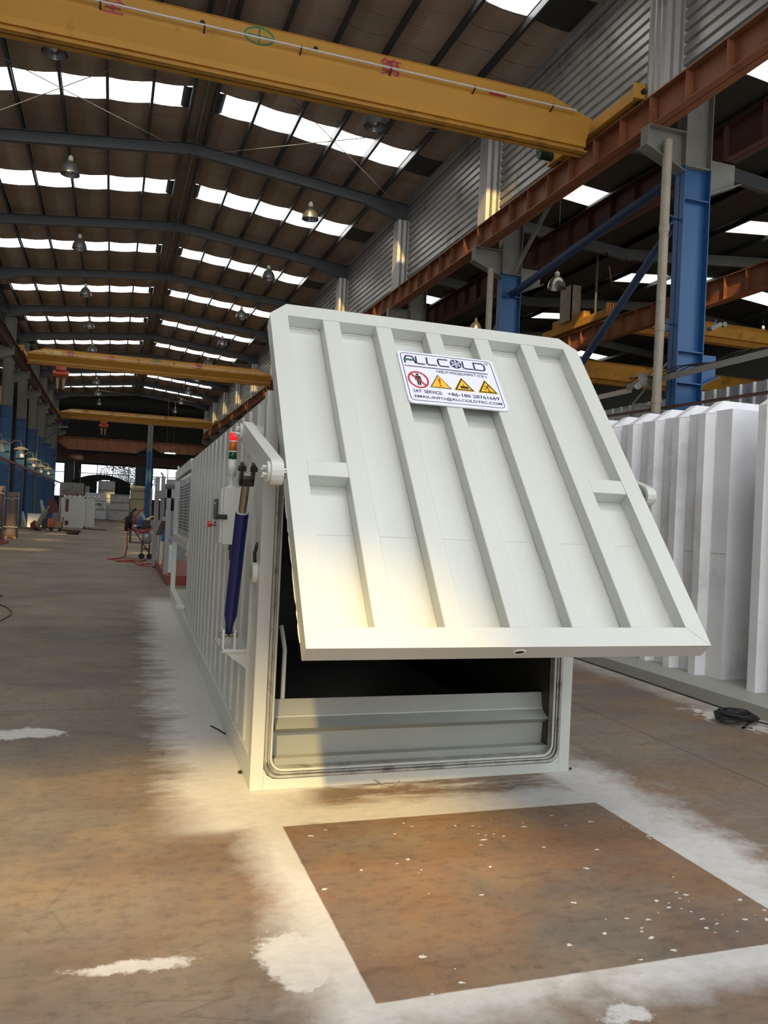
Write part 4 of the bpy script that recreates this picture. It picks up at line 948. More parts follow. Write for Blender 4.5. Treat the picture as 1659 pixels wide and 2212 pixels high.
lv = [zz(1048), zz(1026), zz(1010), zz(993), zz(975), zz(953), zz(934)]
p = MB(); p.lathe((tx, ty, cz1), [(.052, 0), (.045, .012), (.014, .03), (.014, lv[1] - cz1 - .03), (.024, lv[1] - cz1 - .015), (.03, lv[1] - cz1)], 18); tw = p.build('beacon_tower', M['cooler'], cooler)
p = MB(); p.lathe((tx, ty, lv[1]), [(0, 0), (.034, 0), (.034, lv[3] - lv[1]), (0, lv[3] - lv[1])], 22); p.build('buzzer_base', M['weld'], tw)
for a, bb, mt, nm in ((3, 4, 'lampgreen', 'green_lens'), (4, 5, 'lampamber', 'amber_lens'), (5, 6, 'lampred', 'red_lens')):
    h_ = lv[bb] - lv[a]; p = MB(); p.lathe((tx, ty, lv[a] + .006), [(0, 0), (.033, 0), (.033, h_ - .012), (0, h_ - .012)], 22); p.build(nm, M[mt], tw)
    p = MB(); p.lathe((tx, ty, lv[bb] - .006), [(.034, 0), (.034, .01), (0, .01)], 22); p.build('spacer_ring', M['weld'], tw)
p = MB(); p.cyl((CX0 + .02, 5.56, 1.445), (CX0 - .03, 5.56, 1.445), .07, n=26); p.mat = 1; p.cyl((CX0 - .03, 5.56, 1.445), (CX0 - .034, 5.56, 1.445), .055, n=26); rd = p.build('alarm_disc', [M['weld'], M['deck']], cooler)
p = MB(); p.tube([(CX0 - .01, 5.56, 1.51), (CX0 - .015, 5.555, 1.58), (CX0 + .0, 5.55, 1.64), (CX0 + .03, 5.55, 1.66)], .012, 8); p.build('alarm_cable', M['black'], rd)

# --- inside the door: folding ramp and bent grab pipe
p = MB(); xl, xr = 1.125, 3.275
prf = [(5.60, .135), (5.585, .335), (5.50, .385), (5.60, .44), (5.625, .56)]
p.sheet([(xl, y, z) for y, z in prf], (xr - xl, 0, 0)); p.sheet([(xl, y + .012, z) for y, z in prf], (xr - xl, 0, 0))
fs = [[(xl, y, z) for y, z in prf], [(xr, y, z) for y, z in prf]]
for q in fs:
    for i in range(len(q) - 1): p.quad(q[i], q[i + 1], (q[i + 1][0], q[i + 1][1] + .012, q[i + 1][2]), (q[i][0], q[i][1] + .012, q[i][2]))
rp = p.build('folding_ramp', M['deck'], cooler)
p = MB(); p.tube([(xl + (xr - xl) * i / 30, 5.60 + random.uniform(-.002, .002), .443) for i in range(31)], .005, 5); p.build('weld_beads', M['weld'], rp)
for x_ in (xl + .03, xr - .05):
    p = MB(); p.box(x_, x_ + .02, 5.57, 5.6, .1, .17); p.cyl((x_ - .03, 5.6, .12), (x_ + .05, 5.6, .12), .018, n=10); p.build('ramp_hinge', M['weld'], rp)
p = MB(); p.tube([(1.2, 5.66, .16), (1.2, 5.66, .90), (1.195, 5.67, .94), (1.18, 5.72, 1.06)], .016, 12); p.build('grab_pipe', M['cooler'], cooler)

# ------------------------------------------------------------------ the two white containers on the right
def big_container(y0, y1, ribs, label):
    t = thing('white_container', (6.3, (y0 + y1) / 2, 0), label, 'container', 'white containers on the right')
    xb, xv, xc, zt = 6.29, 6.76, 6.65, 3.27
    yb_ = y0 if y0 < 5 else 7.202
    p = MB(); p.box(xb, 6.42, yb_, y1, 0, .13); p.prism([(6.42, yb_, .13), (6.7, yb_, .16), (8.7, yb_, .16), (8.7, yb_, .0), (6.42, yb_, .0)], (0, y1 - yb_, 0)); p.build('base_rail', M['deck'], t)
    p = MB(); p.box(xb - .004, xb + .01, y0 + (y1 - y0) * .3, y0 + (y1 - y0) * .3 + .012, 0, .13); p.build('rail_joint', M['weld'], t)
    p = MB(); p.box(xv, xv + .03, y0, y1, .12, zt); p.box(xv + .03, 8.87, y0, y0 + .03, .12, zt); p.box(xv + .03, 8.87, y1 - .03, y1, .12, zt); p.box(8.87, 8.9, y0, y1, .12, zt); p.build('wall_sheet', M['white2'], t)
    p = MB(); p.box(xv, 8.9, y0, y1, zt, zt + .03); p.build('roof_sheet', M['white2'], t)
    p = MB(); p.tube([(xv - .001, y0 + (y1 - y0) * i / 40, 1.62) for i in range(41)], .006, 5); p.build('sheet_seam', M['weld'], t)
    for (a, w) in ribs:            # hollow ribs that run up the wall and over the roof
        p = MB(); sl = .062
        base = [(xv, a - w / 2 - sl), (xc, a - w / 2), (xc, a + w / 2), (xv, a + w / 2 + sl)]
        vs = [(x, y, .13) for x, y in base] + [(x, y, zt) for x, y in base]
        vs += [(xv + .16, base[0][1], zt + .03), (xv + .14, base[1][1], zt + .17), (xv + .14, base[2][1], zt + .17), (xv + .16, base[3][1], zt + .03)]
        vs += [(8.9, base[0][1], zt + .03), (8.9, base[1][1], zt + .17), (8.9, base[2][1], zt + .17), (8.9, base[3][1], zt + .03)]
        fs = []
        for k in range(3): fs += [(k, k + 1, 5 + k, 4 + k), (4 + k, 5 + k, 9 + k, 8 + k), (8 + k, 9 + k, 13 + k, 12 + k)]
        fs += [(0, 1, 2, 3)]
        p.add(vs, fs); p.build('rib', M['white2'], t)
        p = MB(); p.tube([(xv - .005, base[0][1] + random.uniform(-.004, .004), .13 + 3.1 * i / 40) for i in range(41)], .005, 5); p.tube([(xc + .11 * i / 6, base[1][1] - .062 * i / 6, zt + .002) for i in range(7)], .005, 5); p.build('weld_bead', M['weld'], t)
    return t
big_container(7.70, 15.2, [(8.078 + .475 * k, .12) for k in range(15)], 'long white ribbed container partly hidden behind the raised door')
big_container(2.6, 7.20, [(7.12 - .475 * k, .12) for k in range(9)], 'white ribbed container cut off by the right edge of the photo')
b0 = G(1590, 1560); 
t = thing('cable_coil', (b0.x, b0.y, 0), 'coil of black cable lying on the floor beside the white container', 'cable')
p = MB(); pts = []
for i in range(150):
    a = i * .33; r = .15 + .03 * math.sin(i * .7) + .02 * random.random()
    pts.append((b0.x + r * 1.15 * math.cos(a), b0.y + r * math.sin(a), .012 + .0006 * i + .006 * random.random()))
p.tube(pts, .008, 6); p.build('coiled_cable', M['cable'], t)
p = MB(); e0, e1 = G(1659, 1572), G(1625, 1575); p.tube([(b0.x + .12, b0.y - .14, .05), (e1.x - .1, e1.y + .02, .012), (e1.x, e1.y, .01)], .008, 6)
g0, g1, g2 = G(1560, 1534), G(1400, 1478), G(1250, 1425); p.tube([(b0.x - .1, b0.y + .14, .02), (6.22, g0.y, .01), (6.24, g1.y, .01), (6.25, g2.y, .01), (6.27, g2.y + 3, .01)], .008, 6); p.tube([(b0.x + .1, b0.y - .1, .04), (b0.x + .3, b0.y - .3, .012), (b0.x + .45, b0.y - .75, .01)], .008, 6)
p.build('loose_end', M['cable'], t)

# ------------------------------------------------------------------ hanging dome lamps
def dome(loc, ztop, label, group, sc=1.0):
    x, y, z = loc; t = thing('dome_lamp', loc, label, 'lamp', group)
    p = MB(); p.lathe((x, y, z), [(.30 * sc, -.02), (.295 * sc, 0), (.27 * sc, .14), (.2 * sc, .30), (.11 * sc, .39), (.085 * sc, .41)], 22); p.lathe((x, y, z), [(.29 * sc, -.02), (.26 * sc, .13), (.19 * sc, .28), (.0, .36)], 22); p.build('shade', M['lampshade'], t, fixn=False)
    p = MB(); p.lathe((x, y, z), [(.0, .39), (.075 * sc, .4), (.08 * sc, .54), (.03, .6), (.0, .6)], 16); p.build('lamp_cap', M['weld'], t)
    p = MB(); p.ball((x, y, z + .14), .07, .07, .12, 12, 6); p.build('bulb', M['bulb'], t)
    p = MB(); p.cyl((x, y, z + .58), (x, y, ztop), .008, n=6); p.build('hanging_cable', M['cable'], t)
    return t
for row, x, z in (('over the aisle', -1.73, 12.3), ('near the clad wall', 6.12, 12.12)):
    first = None
    for i, y in enumerate(FRAMES[1:]):
        lab = 'silver dome lamp %s, %s along its row from the camera' % (row, NTH[i])
        if first is None: first = dome((x, y - .02, z), zr(x) - .58, lab, 'dome lamps ' + row)
        else: copy_tree(first, (x, y - .02, z), lab)
q = AY(1203, 610, 26); dome((q.x, q.y, q.z - .2), 13.6, 'grey dome lamp in the neighbour hall between the two blue columns', 'dome lamps of the neighbour hall', 1.15)
q = AY(1028, 700, 36); dome((q.x, q.y, q.z - .3), 13.4, 'small dome lamp in the neighbour hall just above the door edge', 'dome lamps of the neighbour hall')
q = AY(1648, 720, 34); dome((q.x, q.y, q.z - .2), 13.6, 'dome lamp under the neighbour roof at the right edge of the photo', 'dome lamps of the neighbour hall')
# roof bracing rods
def rod(a, b_, label):
    p = MB(); p.cyl(a, b_, .013, n=6); o = p.build('bracing_rod', M['greysteel']); tag(o, label, 'rod', 'roof bracing rods')
def rz(x): return zr(x) - .55
rod((-5.3, 20.9, rz(-5.3)), (1.6, 27.8, rz(1.6)), 'thin bracing rod under the left roof slope, running from the crane towards the ridge')
rod((1.6, 20.9, rz(1.6)), (-5.3, 27.8, rz(-5.3)), 'thin bracing rod under the left roof slope, running down to the left edge')
rod((2.5, 20.9, rz(2.5)), (9.4, 27.8, rz(9.4)), 'thin bracing rod under the right roof slope, ending at the clad wall post')
rod((9.4, 20.9, rz(9.4)), (2.5, 27.8, rz(2.5)), 'thin bracing rod under the right roof slope, ending at the ridge')
for i, (xa, xb_) in enumerate(((-5, 1.4), (2.7, 9.2))):
    rod((xa, 84.2, rz(xa)), (xb_, 91.6, rz(xb_)), 'far bracing rod beyond the last crane under the %s roof slope' % ('left', 'right')[i])

# ------------------------------------------------------------------ pipes, braces and fittings round the blue columns
d0, d1 = AY(1447, 345, 12.85), AY(1417, 850, 12.85)
t = thing('downpipe', (d1.x, 12.85, 0), 'weathered grey downpipe running down beside the large blue column', 'pipe', 'downpipes')
xs = (d0.x + d1.x) / 2 - .02
p = MB(); p.cyl((xs, 12.85, 0), (xs, 12.85, d0.z + .35), .085, n=20); p.build('pipe', M['pipegrey'], t)
for z in (7.4, 5.55, 4.2):
    p = MB(); p.cyl((xs, 12.85, z), (xs, 12.85, z + .12), .095, n=20); p.build('socket_joint', M['pipegrey'], t)
for z in (7.75, 5.75):
    p = MB(); p.bar((xs, 12.85, z), (9.95, 13.0, z), .05, .02); p.bar((9.93, 13.0, z), (xs + .08, 12.9, z - .22), .03, .02); p.build('pipe_clip', M['blue'], t)
q = AY(1058, 640, 20.45)
t = thing('downpipe', (q.x, 20.45, 0), 'grey downpipe beside the smaller blue column behind the door', 'pipe', 'downpipes')
p = MB(); p.cyl((q.x, 20.45, 0), (q.x, 20.45, 8.8), .085, n=16); p.build('pipe', M['pipegrey'], t)
def brace(a, b_, r, mt, label):
    p = MB(); p.cyl(a, b_, r, n=14); o = p.build('brace_tube', mt); tag(o, label, 'brace', 'bracing tubes between the columns')
brace((10.25, 20.45, 2.95), (10.25, 13.3, 8.05), .085, M['bluedark'], 'blue diagonal brace tube rising to the large blue column')
brace((10.3, 20.5, 8.2), (10.3, 13.2, 8.9), .1, M['bluedark'], 'dark blue tube running level from the smaller blue column to the large one')
brace((10.2, 20.9, 7.6), (10.2, 27.7, 3.0), .07, M['greysteel'], 'grey diagonal brace tube going down from the smaller blue column behind the door')
brace((10.2, 20.2, 8.75), (10.2, 14, 13.0), .06, M['greysteel'], 'grey diagonal brace tube going up from the smaller blue column under the roof')
# angle irons along the columns with cable
def angle(x, y0, z0, y1, z1, w, mt, label):
    p = MB(); p.bar((x, y0, z0), (x, y1, z1), w, .012); p.bar((x - w / 2 + .006, y0, z0 - w / 2), (x - w / 2 + .006, y1, z1 - w / 2), .012, w)
    o = p.build('angle_iron', mt); tag(o, label, 'rail', 'angle irons across the columns'); return o
a0, a1 = AX(1659, 757, 9.75), AX(1360, 833, 9.75)
angle(9.75, 9.0, a0.z + .02, 14.05, a1.z + .02, .11, M['greysteel'], 'grey angle iron carrying cables across the large blue column, upper of the pair')
a2, a3 = AX(1355, 838, 9.8), AX(1290, 856, 9.8)
angle(9.9, 14.1, a2.z, 20.7, a2.z + .0, .1, M['pipegrey'], 'pale angle iron continuing behind the raised door from the lamp')
a0, a1 = AX(1659, 851, 9.7), AX(1330, 893, 9.7)
angle(9.7, 9.0, a0.z + .02, 17, a1.z + .03, .05, M['primerdark'], 'dark rail above the white containers, lower of the pair')
p = MB()
for k in range(3): p.tube([(9.72, 9 + 5.0 * i / 20, a0.z + .75 + .05 * math.sin(i + k) - .02 * k) for i in range(21)], .012, 5)
o = p.build('cable_run', M['cable']); tag(o, 'loose black cables lying along the upper angle iron', 'cable')
t0 = AX(1440, 785, 9.6); t1 = AX(1366, 874, 9.6); t2 = AX(1440, 883, 9.7)
t = thing('work_lamp', (9.6, 13.4, t1.z), 'work lamp with ribbed spiral bulb and round shade on a triangular iron bracket', 'lamp')
p = MB(); p.bar(t0, t1, .04, .012, (1, 0, 0)); p.bar(t1, t2, .04, .012, (1, 0, 0)); p.build('bracket', M['greysteel'], t)
l0 = AX(1397, 818, 9.55); l1 = AX(1362, 848, 9.5); ax = (l1 - l0).normalized()
p = MB(); p.lathe(l0, [(.03, -.05), (.05, -.02), (.07, 0), (.17, .035), (.175, .045), (.07, .02)], 22, ax); p.build('shade', M['greysteel'], t, fixn=False)
p = MB(); p.lathe(l0, [(.0, .04), (.06, .045), (.06, .09), (0, .09)], 18, ax); p.build('lamp_socket', M['deck'], t)
p = MB(); u = ax.cross(Vector((0, 0, 1))).normalized(); w = ax.cross(u)
for k in range(10):
    a = 2 * PI * k / 10; c_ = l0 + ax * .09 + (u * math.cos(a) + w * math.sin(a)) * .045; p.cyl(c_, c_ + ax * .2, .012, n=6)
p.build('spiral_bulb', M['bulb'], t)
p = MB(); l3 = AX(1412, 806, 9.6)
p.tube([l0 - ax * .04, l0 - ax * .1 + Vector((0, 0, .06)), l3 + Vector((0, 0, .05)), l3 + Vector((.05, -.15, .02))], .008, 5); p.build('lamp_wire', M['cable'], t)
f0 = AY(1543, 705, 12.9)
t = thing('flood_lamp', tuple(f0), 'small grey flood lamp clamped to the right side of the large blue column', 'lamp')
p = MB(); p.bar(f0 + Vector((-.12, 0, -.07)), f0 + Vector((.12, 0, .05)), .14, .08); p.build('housing', M['greysteel'], t, bevel=.01)
p = MB(); p.bar(f0 + Vector((0, 0, .0)), f0 + Vector((.02, -.02, .12)), .03, .015); p.cyl(f0 + Vector((.2, 0, .05)), f0 + Vector((.2, -.06, .05)), .05, n=14); p.build('mount', M['greysteel'], t)
# corrugated fence behind the white containers
y = 8.0; p = MB(); pr = []
while y < 24:
    pr += [(11.0, y), (11.0, y + .22), (10.95, y + .24), (10.95, y + .30), (11.0, y + .32)]; y += .34
p.sheet([(x, yy, 0) for x, yy in pr], (0, 0, 4.62)); p.sheet([(11.02, 8, 0), (11.02, 24, 0)], (0, 0, 4.62)); o = p.build('metal_fence', M['galv'], fixn=False); tag(o, 'grey corrugated metal fence showing above the white containers', 'fence')
# neighbour hall crane riding the far beam, and two yellow girders across that hall
c0, c1 = AX(1322, 665, 18.2), AX(1180, 715, 18.2)
t = thing('crane_carriage', (18.2, c0.y, 9.95), 'dirty yellow crane carriage with striped end and open electric cabinet', 'crane')
ya, yb = c0.y, c1.y; z = 10.08
p = MB(); p.box(18.0, 18.3, ya, yb, z, z + .32); p.build('beam', M['craneunder'], t, bevel=.01)
p = MB(); p.box(17.92, 18.36, ya - .1, ya, z - .02, z + .5)
p.mat = 1
for k in range(4):
    p.prism([(17.93 + k * .11, ya - .102, z), (17.98 + k * .11, ya - .102, z), (18.06 + k * .11 - .0, ya - .102, z + .48), (18.01 + k * .11, ya - .102, z + .48)], (0, .003, 0))
p.build('striped_end', [M['crane'], M['redpaint']], t)
ym = ya + (yb - ya) * .52
p = MB(); p.box(17.95, 18.0, ym, ym + .9, z + .4, z + 1.9); p.box(18.0, 18.4, ym + .85, ym + .9, z + .4, z + 1.9); p.box(17.95, 18.4, ym, ym + .05, z + .4, z + 1.9); p.mat = 1; p.box(18.0, 18.38, ym + .05, ym + .85, z + .42, z + 1.88); p.build('electric_cabinet', [M['pipegrey'], M['black']], t)
p = MB(); p.box(18.02, 18.34, ym - .9, ym + 1.6, z + .3, z + .62); p.build('cabinet_stand', M['craneunder'], t)
p = MB(); yy = ya + (yb - ya) * .2; p.cyl((18.1, yy, z + .3), (18.1, yy, 13), .05, n=8); p.build('power_mast', M['rafter'], t)
p = MB(); p.tube([(18.1, yy, 12.8), (18.0, yy - .8, 12.6), (17.9, yy - 1.4, 11.2), (17.9, yy - 2.6, 10.6)], .03, 6); p.build('power_cable', M['cable'], t)
for (Y_, px, pt_, pb, xa, xb_, lab) in ((27.0, 1552, 704, 742, 18.9, 33.8, 'dark yellow crane girder showing right of the large blue column'), (36.0, 1330, 788, 832, 19.2, 33.8, 'dark yellow crane girder showing between door and downpipe')):
    z1_, z0_ = AY(px, pt_, Y_).z, AY(px, pb, Y_).z
    t = thing('crane_girder', (26, Y_, z0_), lab, 'crane', 'crane girders in the neighbour halls')
    p = MB(); p.box(xa, xb_, Y_ - .25, Y_ + .25, z0_ + .2, z1_); p.box(xa, xb_, Y_ - .05, Y_ + .05, z0_, z0_ + .2); p.build('box_girder', M['craneunder'], t)
    p = MB(); p.box(xa, xb_, Y_ - .18, Y_ + .18, z0_ - .03, z0_); p.box(xa, xb_, Y_ - .3, Y_ + .3, z1_, z1_ + .02); p.build('flange', M['craneunder'], t)

# ------------------------------------------------------------------ things along the left side
def pxb(x0, x1, yt, yb, Y, dy, p, ground=True):
    a, c = AY(x0, yb, Y), AY(x1, yt, Y); p.box(a.x, c.x, Y, Y + dy, 0.0 if ground else a.z, c.z); return a, c
def lumpy(a, c, y0, y1, seed, taper=.06):
    """a load wrapped in film: rounded, creased block"""
    r = random.Random(seed); p = MB(); nx, nz = 18, 12; vs = []
    for k in range(nz + 1):
        z = c.z * k / nz; t = 1 - taper * k / nz
        for j in range(nx):
            an = 2 * PI * j / nx; cx, cy = (a.x + c.x) / 2, (y0 + y1) / 2
            ex = math.copysign(abs(math.cos(an)) ** .45, math.cos(an)); ey = math.copysign(abs(math.sin(an)) ** .45, math.sin(an))
            w = 1 + r.uniform(-.035, .035) + (.05 if k in (0, 1) else 0) - (.04 if k == 4 else 0)
            vs.append((cx + ex * (c.x - a.x) / 2 * t * w, cy + ey * (y1 - y0) / 2 * t * w, z + r.uniform(-.02, .02) * (0 < k < nz)))
    fs = [(k * nx + j, k * nx + (j + 1) % nx, (k + 1) * nx + (j + 1) % nx, (k + 1) * nx + j) for k in range(nz) for j in range(nx)] + [tuple(range(nz * nx, nz * nx + nx)), tuple(range(nx - 1, -1, -1))]
    p.add(vs, fs, True); return p
for (x0, x1, yt, Y, lab, sd) in ((9, 40, 1064, 42, 'tall load wrapped in brownish film standing left of the aisle', 3), (-22, 9, 1050, 39, 'wrapped load cut off by the left edge of the photo', 5)):
    a, c = AY(x0, 1165, Y), AY(x1, yt, Y); a.z = 0
    t = thing('wrapped_pallet', ((a.x + c.x) / 2, Y + .4, 0), lab, 'pallet load')
    lumpy(a, c, Y, Y + .9, sd).build('film_wrapped_load', M['wrap'], t)
    p = MB(); p.tube([(a.x - .02 + (c.x - a.x + .04) * i / 10, Y - .03, c.z * .86 + .03 * math.sin(i)) for i in range(11)], .02, 5); p.tube([(a.x - .02 + (c.x - a.x + .04) * i / 10, Y - .03, c.z * .25 + .03 * math.sin(i * 2)) for i in range(11)], .02, 5); p.build('film_strap', M['louver'], t)
    p = MB()
    for k in range(3): p.box(a.x + .02, c.x - .02, Y - .02 + k * .42, Y + .07 + k * .42, 0, .1)
    p.build('pallet_board', M['ply'], t)
a, c = AY(0, 1170, 37), AY(13, 1155, 37)
p = MB(); p.box(a.x - .8, c.x, 36.2, 38.2, 0, .06); p.box(a.x - .8, c.x, 36.2, 36.3, .06, .22); o = p.build('red_pallet', M['skid']); tag(o, 'rust-red steel pallet at the left edge below the wrapped loads', 'pallet')
# welding cart with gas cylinder
Y = 54.0
cw = AY(100, 1150, Y)
t = thing('welding_cart', (cw.x, Y, 0), 'flat cart with an orange welding machine left of the small white container', 'cart')
a, c = AY(72, 1146, Y), AY(133, 1143, Y)
p = MB(); p.box(a.x, c.x, Y, Y + .8, .16, .22); p.bar((c.x, Y, .2), (c.x + .05, Y, .85), .03, .03); p.bar((c.x, Y + .7, .2), (c.x + .05, Y + .7, .85), .03, .03); p.bar((c.x + .05, Y, .85), (c.x + .05, Y + .7, .85), .03, .03); p.bar((c.x - .25, Y, .85), (c.x + .05, Y, .85), .03, .03); p.build('frame', M['primerdark'], t)
for x_ in (a.x + .15, c.x - .1, (a.x + c.x) / 2 + .2):
    p = MB(); p.cyl((x_, Y - .02, .1), (x_, Y + .04, .1), .1, n=14); p.build('wheel', M['rubber'], t)
a, c = AY(90, 1140, Y), AY(115, 1123, Y)
t = thing('welding_machine', ((a.x + c.x) / 2, Y, .22), 'orange and black welding machine standing on the flat cart', 'machine')
p = MB(); p.box(a.x, c.x, Y + .05, Y + .55, .22, .8); p.build('body', M['black'], t, bevel=.02)
p = MB(); p.box((a.x + c.x) / 2, c.x + .01, Y + .03, Y + .57, .26, .78); p.mat = 1; p.box(c.x - .2, c.x - .17, Y + .02, Y + .05, .3, .42); p.box(c.x - .12, c.x - .09, Y + .02, Y + .05, .3, .42); p.build('side_panel', [M['orange'], M['black']], t, bevel=.01)
a, c = AY(119, 1148, Y), AY(133, 1132, Y); p = MB(); p.box(a.x, c.x, Y + .1, Y + .5, .22, .62); p.box(a.x - .05, a.x + .02, Y + .1, Y + .5, .3, .64); o = p.build('cardboard_box', M['cardboard']); tag(o, 'open cardboard box on the right end of the flat cart', 'box')
a, c = AY(80, 1137, Y), AY(99, 1105, Y); ax = (c - a).normalized()
t = thing('gas_cylinder', tuple(a), 'grey gas cylinder leaning on the flat cart', 'cylinder', 'gas cylinders')
p = MB(); p.lathe(a, [(0, 0), (.15, .02), (.16, .08), (.16, 1.0), (.13, 1.1), (.05, 1.17), (.05, 1.22), (0, 1.22)], 18, ax); p.build('body', M['gascyl'], t)
p = MB(); p.cyl(a + ax * 1.2, a + ax * 1.32, .04, n=10); p.ball(a + ax * 1.34, .07, .07, .05); p.build('valve', M['louver'], t)
a, c = AY(66, 1146, 55), AY(78, 1128, 55); p = MB(); p.prism([(a.x, 55, .1), (c.x, 55, .05), (c.x + .1, 55, .4), (a.x + .2, 55, .62), (a.x - .05, 55, .4)], (0, .4, 0)); p.box(a.x - .1, c.x + .3, 54.9, 55.6, 0, .1); o = p.build('rusty_casting', M['skid']); tag(o, 'rusty red casting on the floor under the leaning gas cylinder', 'casting')
a, c = AY(59, 1126, 58), AY(90, 1110, 58); p = MB(); p.box(a.x, c.x, 58, 58.5, 0, c.z); p.box(a.x - .02, c.x + .02, 57.98, 58.52, c.z - .06, c.z); o = p.build('white_crate', M['white2']); tag(o, 'white crate against the blue columns behind the gas cylinder', 'crate')
a, c = AY(41, 1141, 56), AY(75, 1129, 56); p = MB()
for k in range(4): p.bar((a.x, 56 + k * .2, .03 + .06 * (k % 2)), (c.x + .6, 56.3 + k * .2, .03 + .06 * (k % 2)), .14, .06)
o = p.build('steel_sections', M['greysteel']); tag(o, 'bundle of grey steel sections on the floor by the wrapped load', 'steel')
a, c = AY(112, 1132, 60), AY(127, 1108, 60); p = MB(); p.box(a.x, c.x, 60, 60.8, 0, c.z)
for k in range(2): p.box(a.x, c.x, 59.97, 60, c.z * (.3 + .3 * k), c.z * (.33 + .3 * k))
o = p.build('steel_bin', M['greysteel'], bevel=.01); tag(o, 'dark grey steel bin beside the small white container', 'bin')
for k, (x0, x1) in enumerate(((107, 113), (112, 119), (117, 125))):
    a, c = AY(x0, 1108, 61 + k * .1), AY(x1, 1085, 61 + k * .1); p = MB(); p.prism([(a.x, 61 + k * .1, 1.1), (c.x + .12, 61 + k * .1, 1.05), (c.x - .1, 61 + k * .1, 2.0 - k * .08), (a.x - .12, 61 + k * .1, 2.05 - k * .05)], (0, .04, 0)); p.bar(((a.x + c.x) / 2, 61.2 + k * .1, 0), ((a.x + c.x) / 2, 61.2 + k * .1, 1.4), .05, .05)
    o = p.build('leaning_sheet', M['dkred']); tag(o, 'dark red sheet leaning by the small white container, %s of three' % NTH[k], 'sheet', 'dark red sheets')
for k, (x0, yt, yb) in enumerate(((90, 1080, 1112), (93, 1092, 1112), (48, 1105, 1128))):
    a, c = AY(x0, yb, 60), AY(x0 - 2, yt, 60); p = MB(); p.bar((a.x + .25, 60, 0), (c.x, 60.4, c.z), .22, .04); o = p.build('leaning_board', M['louver']); tag(o, ('pale board leaning right of the ladder, taller of two', 'pale board leaning right of the ladder, shorter of two', 'narrow pale board leaning on a blue column behind the wrapped load')[k], 'board', 'leaning boards')
for k in range(3):
    a, c = AY(133 + k * 4, 1140 + k * 3, 56 - k), AY(172 + k, 1144 + k * 2, 55 - k); p = MB(); p.bar((a.x, a.y, .05), (c.x, c.y, .05), .07, .07); o = p.build('steel_bar', M['primerdark']); tag(o, 'dark steel bar lying in front of the small white container, %s of three' % NTH[k], 'bar', 'steel bars on the floor')
p = MB(); a, c = AY(144, 1152, 50), AY(170, 1153, 50); p.cyl((a.x, 50, .08), (c.x, 49.8, .08), .08, n=12); o = p.build('black_tube', M['rubber']); tag(o, 'short black tube lying on the aisle floor', 'tube')
# small white container in the distance
Y = 62.0; a, c = AY(130, 1138, Y), AY(186, 1073, Y); x0, x1, zt = a.x, c.x, c.z
t = thing('small_white_container', ((x0 + x1) / 2, Y, 0), 'small white container with dark openings far down the aisle', 'container')
p = MB(); p.box(x0 + .02, x1, Y + .03, Y + .09, .05, zt - .03); p.box(x1 - .05, x1 + .62, Y + .6, Y + 1.2, .1, zt - .05); p.box(x0, x1, Y + .09, Y + 2.2, .1, zt - .1); p.build('walls', M['cooler'], t)
p = MB(); w = x1 - x0
for k in range(6): p.box(x0 + w * (.34 + .115 * k), x0 + w * (.38 + .115 * k), Y - .03, Y + .03, .15, zt - .12)
p.box(x0, x1, Y - .02, Y + .04, zt - .12, zt); p.box(x0, x1, Y - .02, Y + .04, .02, .16); p.box(x0, x0 + .12, Y - .02, Y + .04, 0, zt); p.box(x1 - .1, x1, Y - .02, Y + .04, 0, zt)
p.build('ribs_and_frame', M['cooler'], t)
p = MB(); p.box(x0 + w * .17, x0 + w * .30, Y, Y + .035, 1.15, zt - .22); p.build('upper_opening', M['dkred'], t)
p = MB(); p.box(x0 + w * .17, x0 + w * .32, Y, Y + .035, .2, .52); p.build('lower_opening', M['dkred'], t)
p = MB()
for k in range(8): p.ball((x0 + .2 + k * .33, Y + .5, zt + .0), .09, .2, .07, 8, 4)
p.build('roof_ribs', M['weld'], t)
# ladder, rail and gooseneck lamps on the left columns
xl = -5.72
t = thing('wall_ladder', (xl, 67.9, 0), 'steel cage ladder climbing a blue column on the left side', 'ladder')
for yy in (67.55, 68.2):
    p = MB(); p.bar((xl + .12, yy, .3), (xl + .12, yy, 10.6), .04, .04); p.build('stile', M['greysteel'], t)
p = MB()
for k in range(30): p.cyl((xl + .12, 67.55, .6 + k * .33), (xl + .12, 68.2, .6 + k * .33), .015, n=5)
p.build('rungs', M['greysteel'], t)
pa, pb = AX(0, 988, -5.45), AX(131, 1050, -5.45)
p = MB(); p.bar((-5.45, 40, pa.z), (-5.45, 96, pa.z - .05), .12, .12)
for y in LC: p.bar((-5.72, y, pa.z - .5), (-5.45, y, pa.z - .03), .06, .06)
o = p.build('side_rail', M['skid']); tag(o, 'rusty rail running along the blue columns on the left side', 'rail')
for i, (px, py) in enumerate(((3, 958), (46, 972), (72, 995), (88, 1009), (104, 1014))):
    y = LC[i] + (2 if i == 0 else 0); q = AX(px, py, -5.1) if False else AY(px, py, y)
    t = thing('gooseneck_lamp', tuple(q), 'gooseneck lamp with a flat shade by the left columns, %s from the front' % NTH[i], 'lamp', 'gooseneck lamps on the left')
    p = MB(); p.lathe(tuple(q), [(.42, 0), (.40, .05), (.14, .18), (.0, .2)], 18); p.build('shade', M['greysteel'], t, fixn=False)
    p = MB(); p.cyl(q + Vector((.08, 0, -.42)), q + Vector((0, 0, .05)), .12, n=12); p.build('bulb', M['bulb'], t)
    p = MB(); p.tube([(q.x, q.y, q.z + .18), (q.x - .05, q.y, q.z + .5), (q.x - .35, q.y, q.z + .55), (q.x - .6, q.y, q.z + .3), (-5.75 if q.x > -5.7 else q.x - .8, y, q.z - .4)], .03, 6); p.build('arm', M['greysteel'], t)
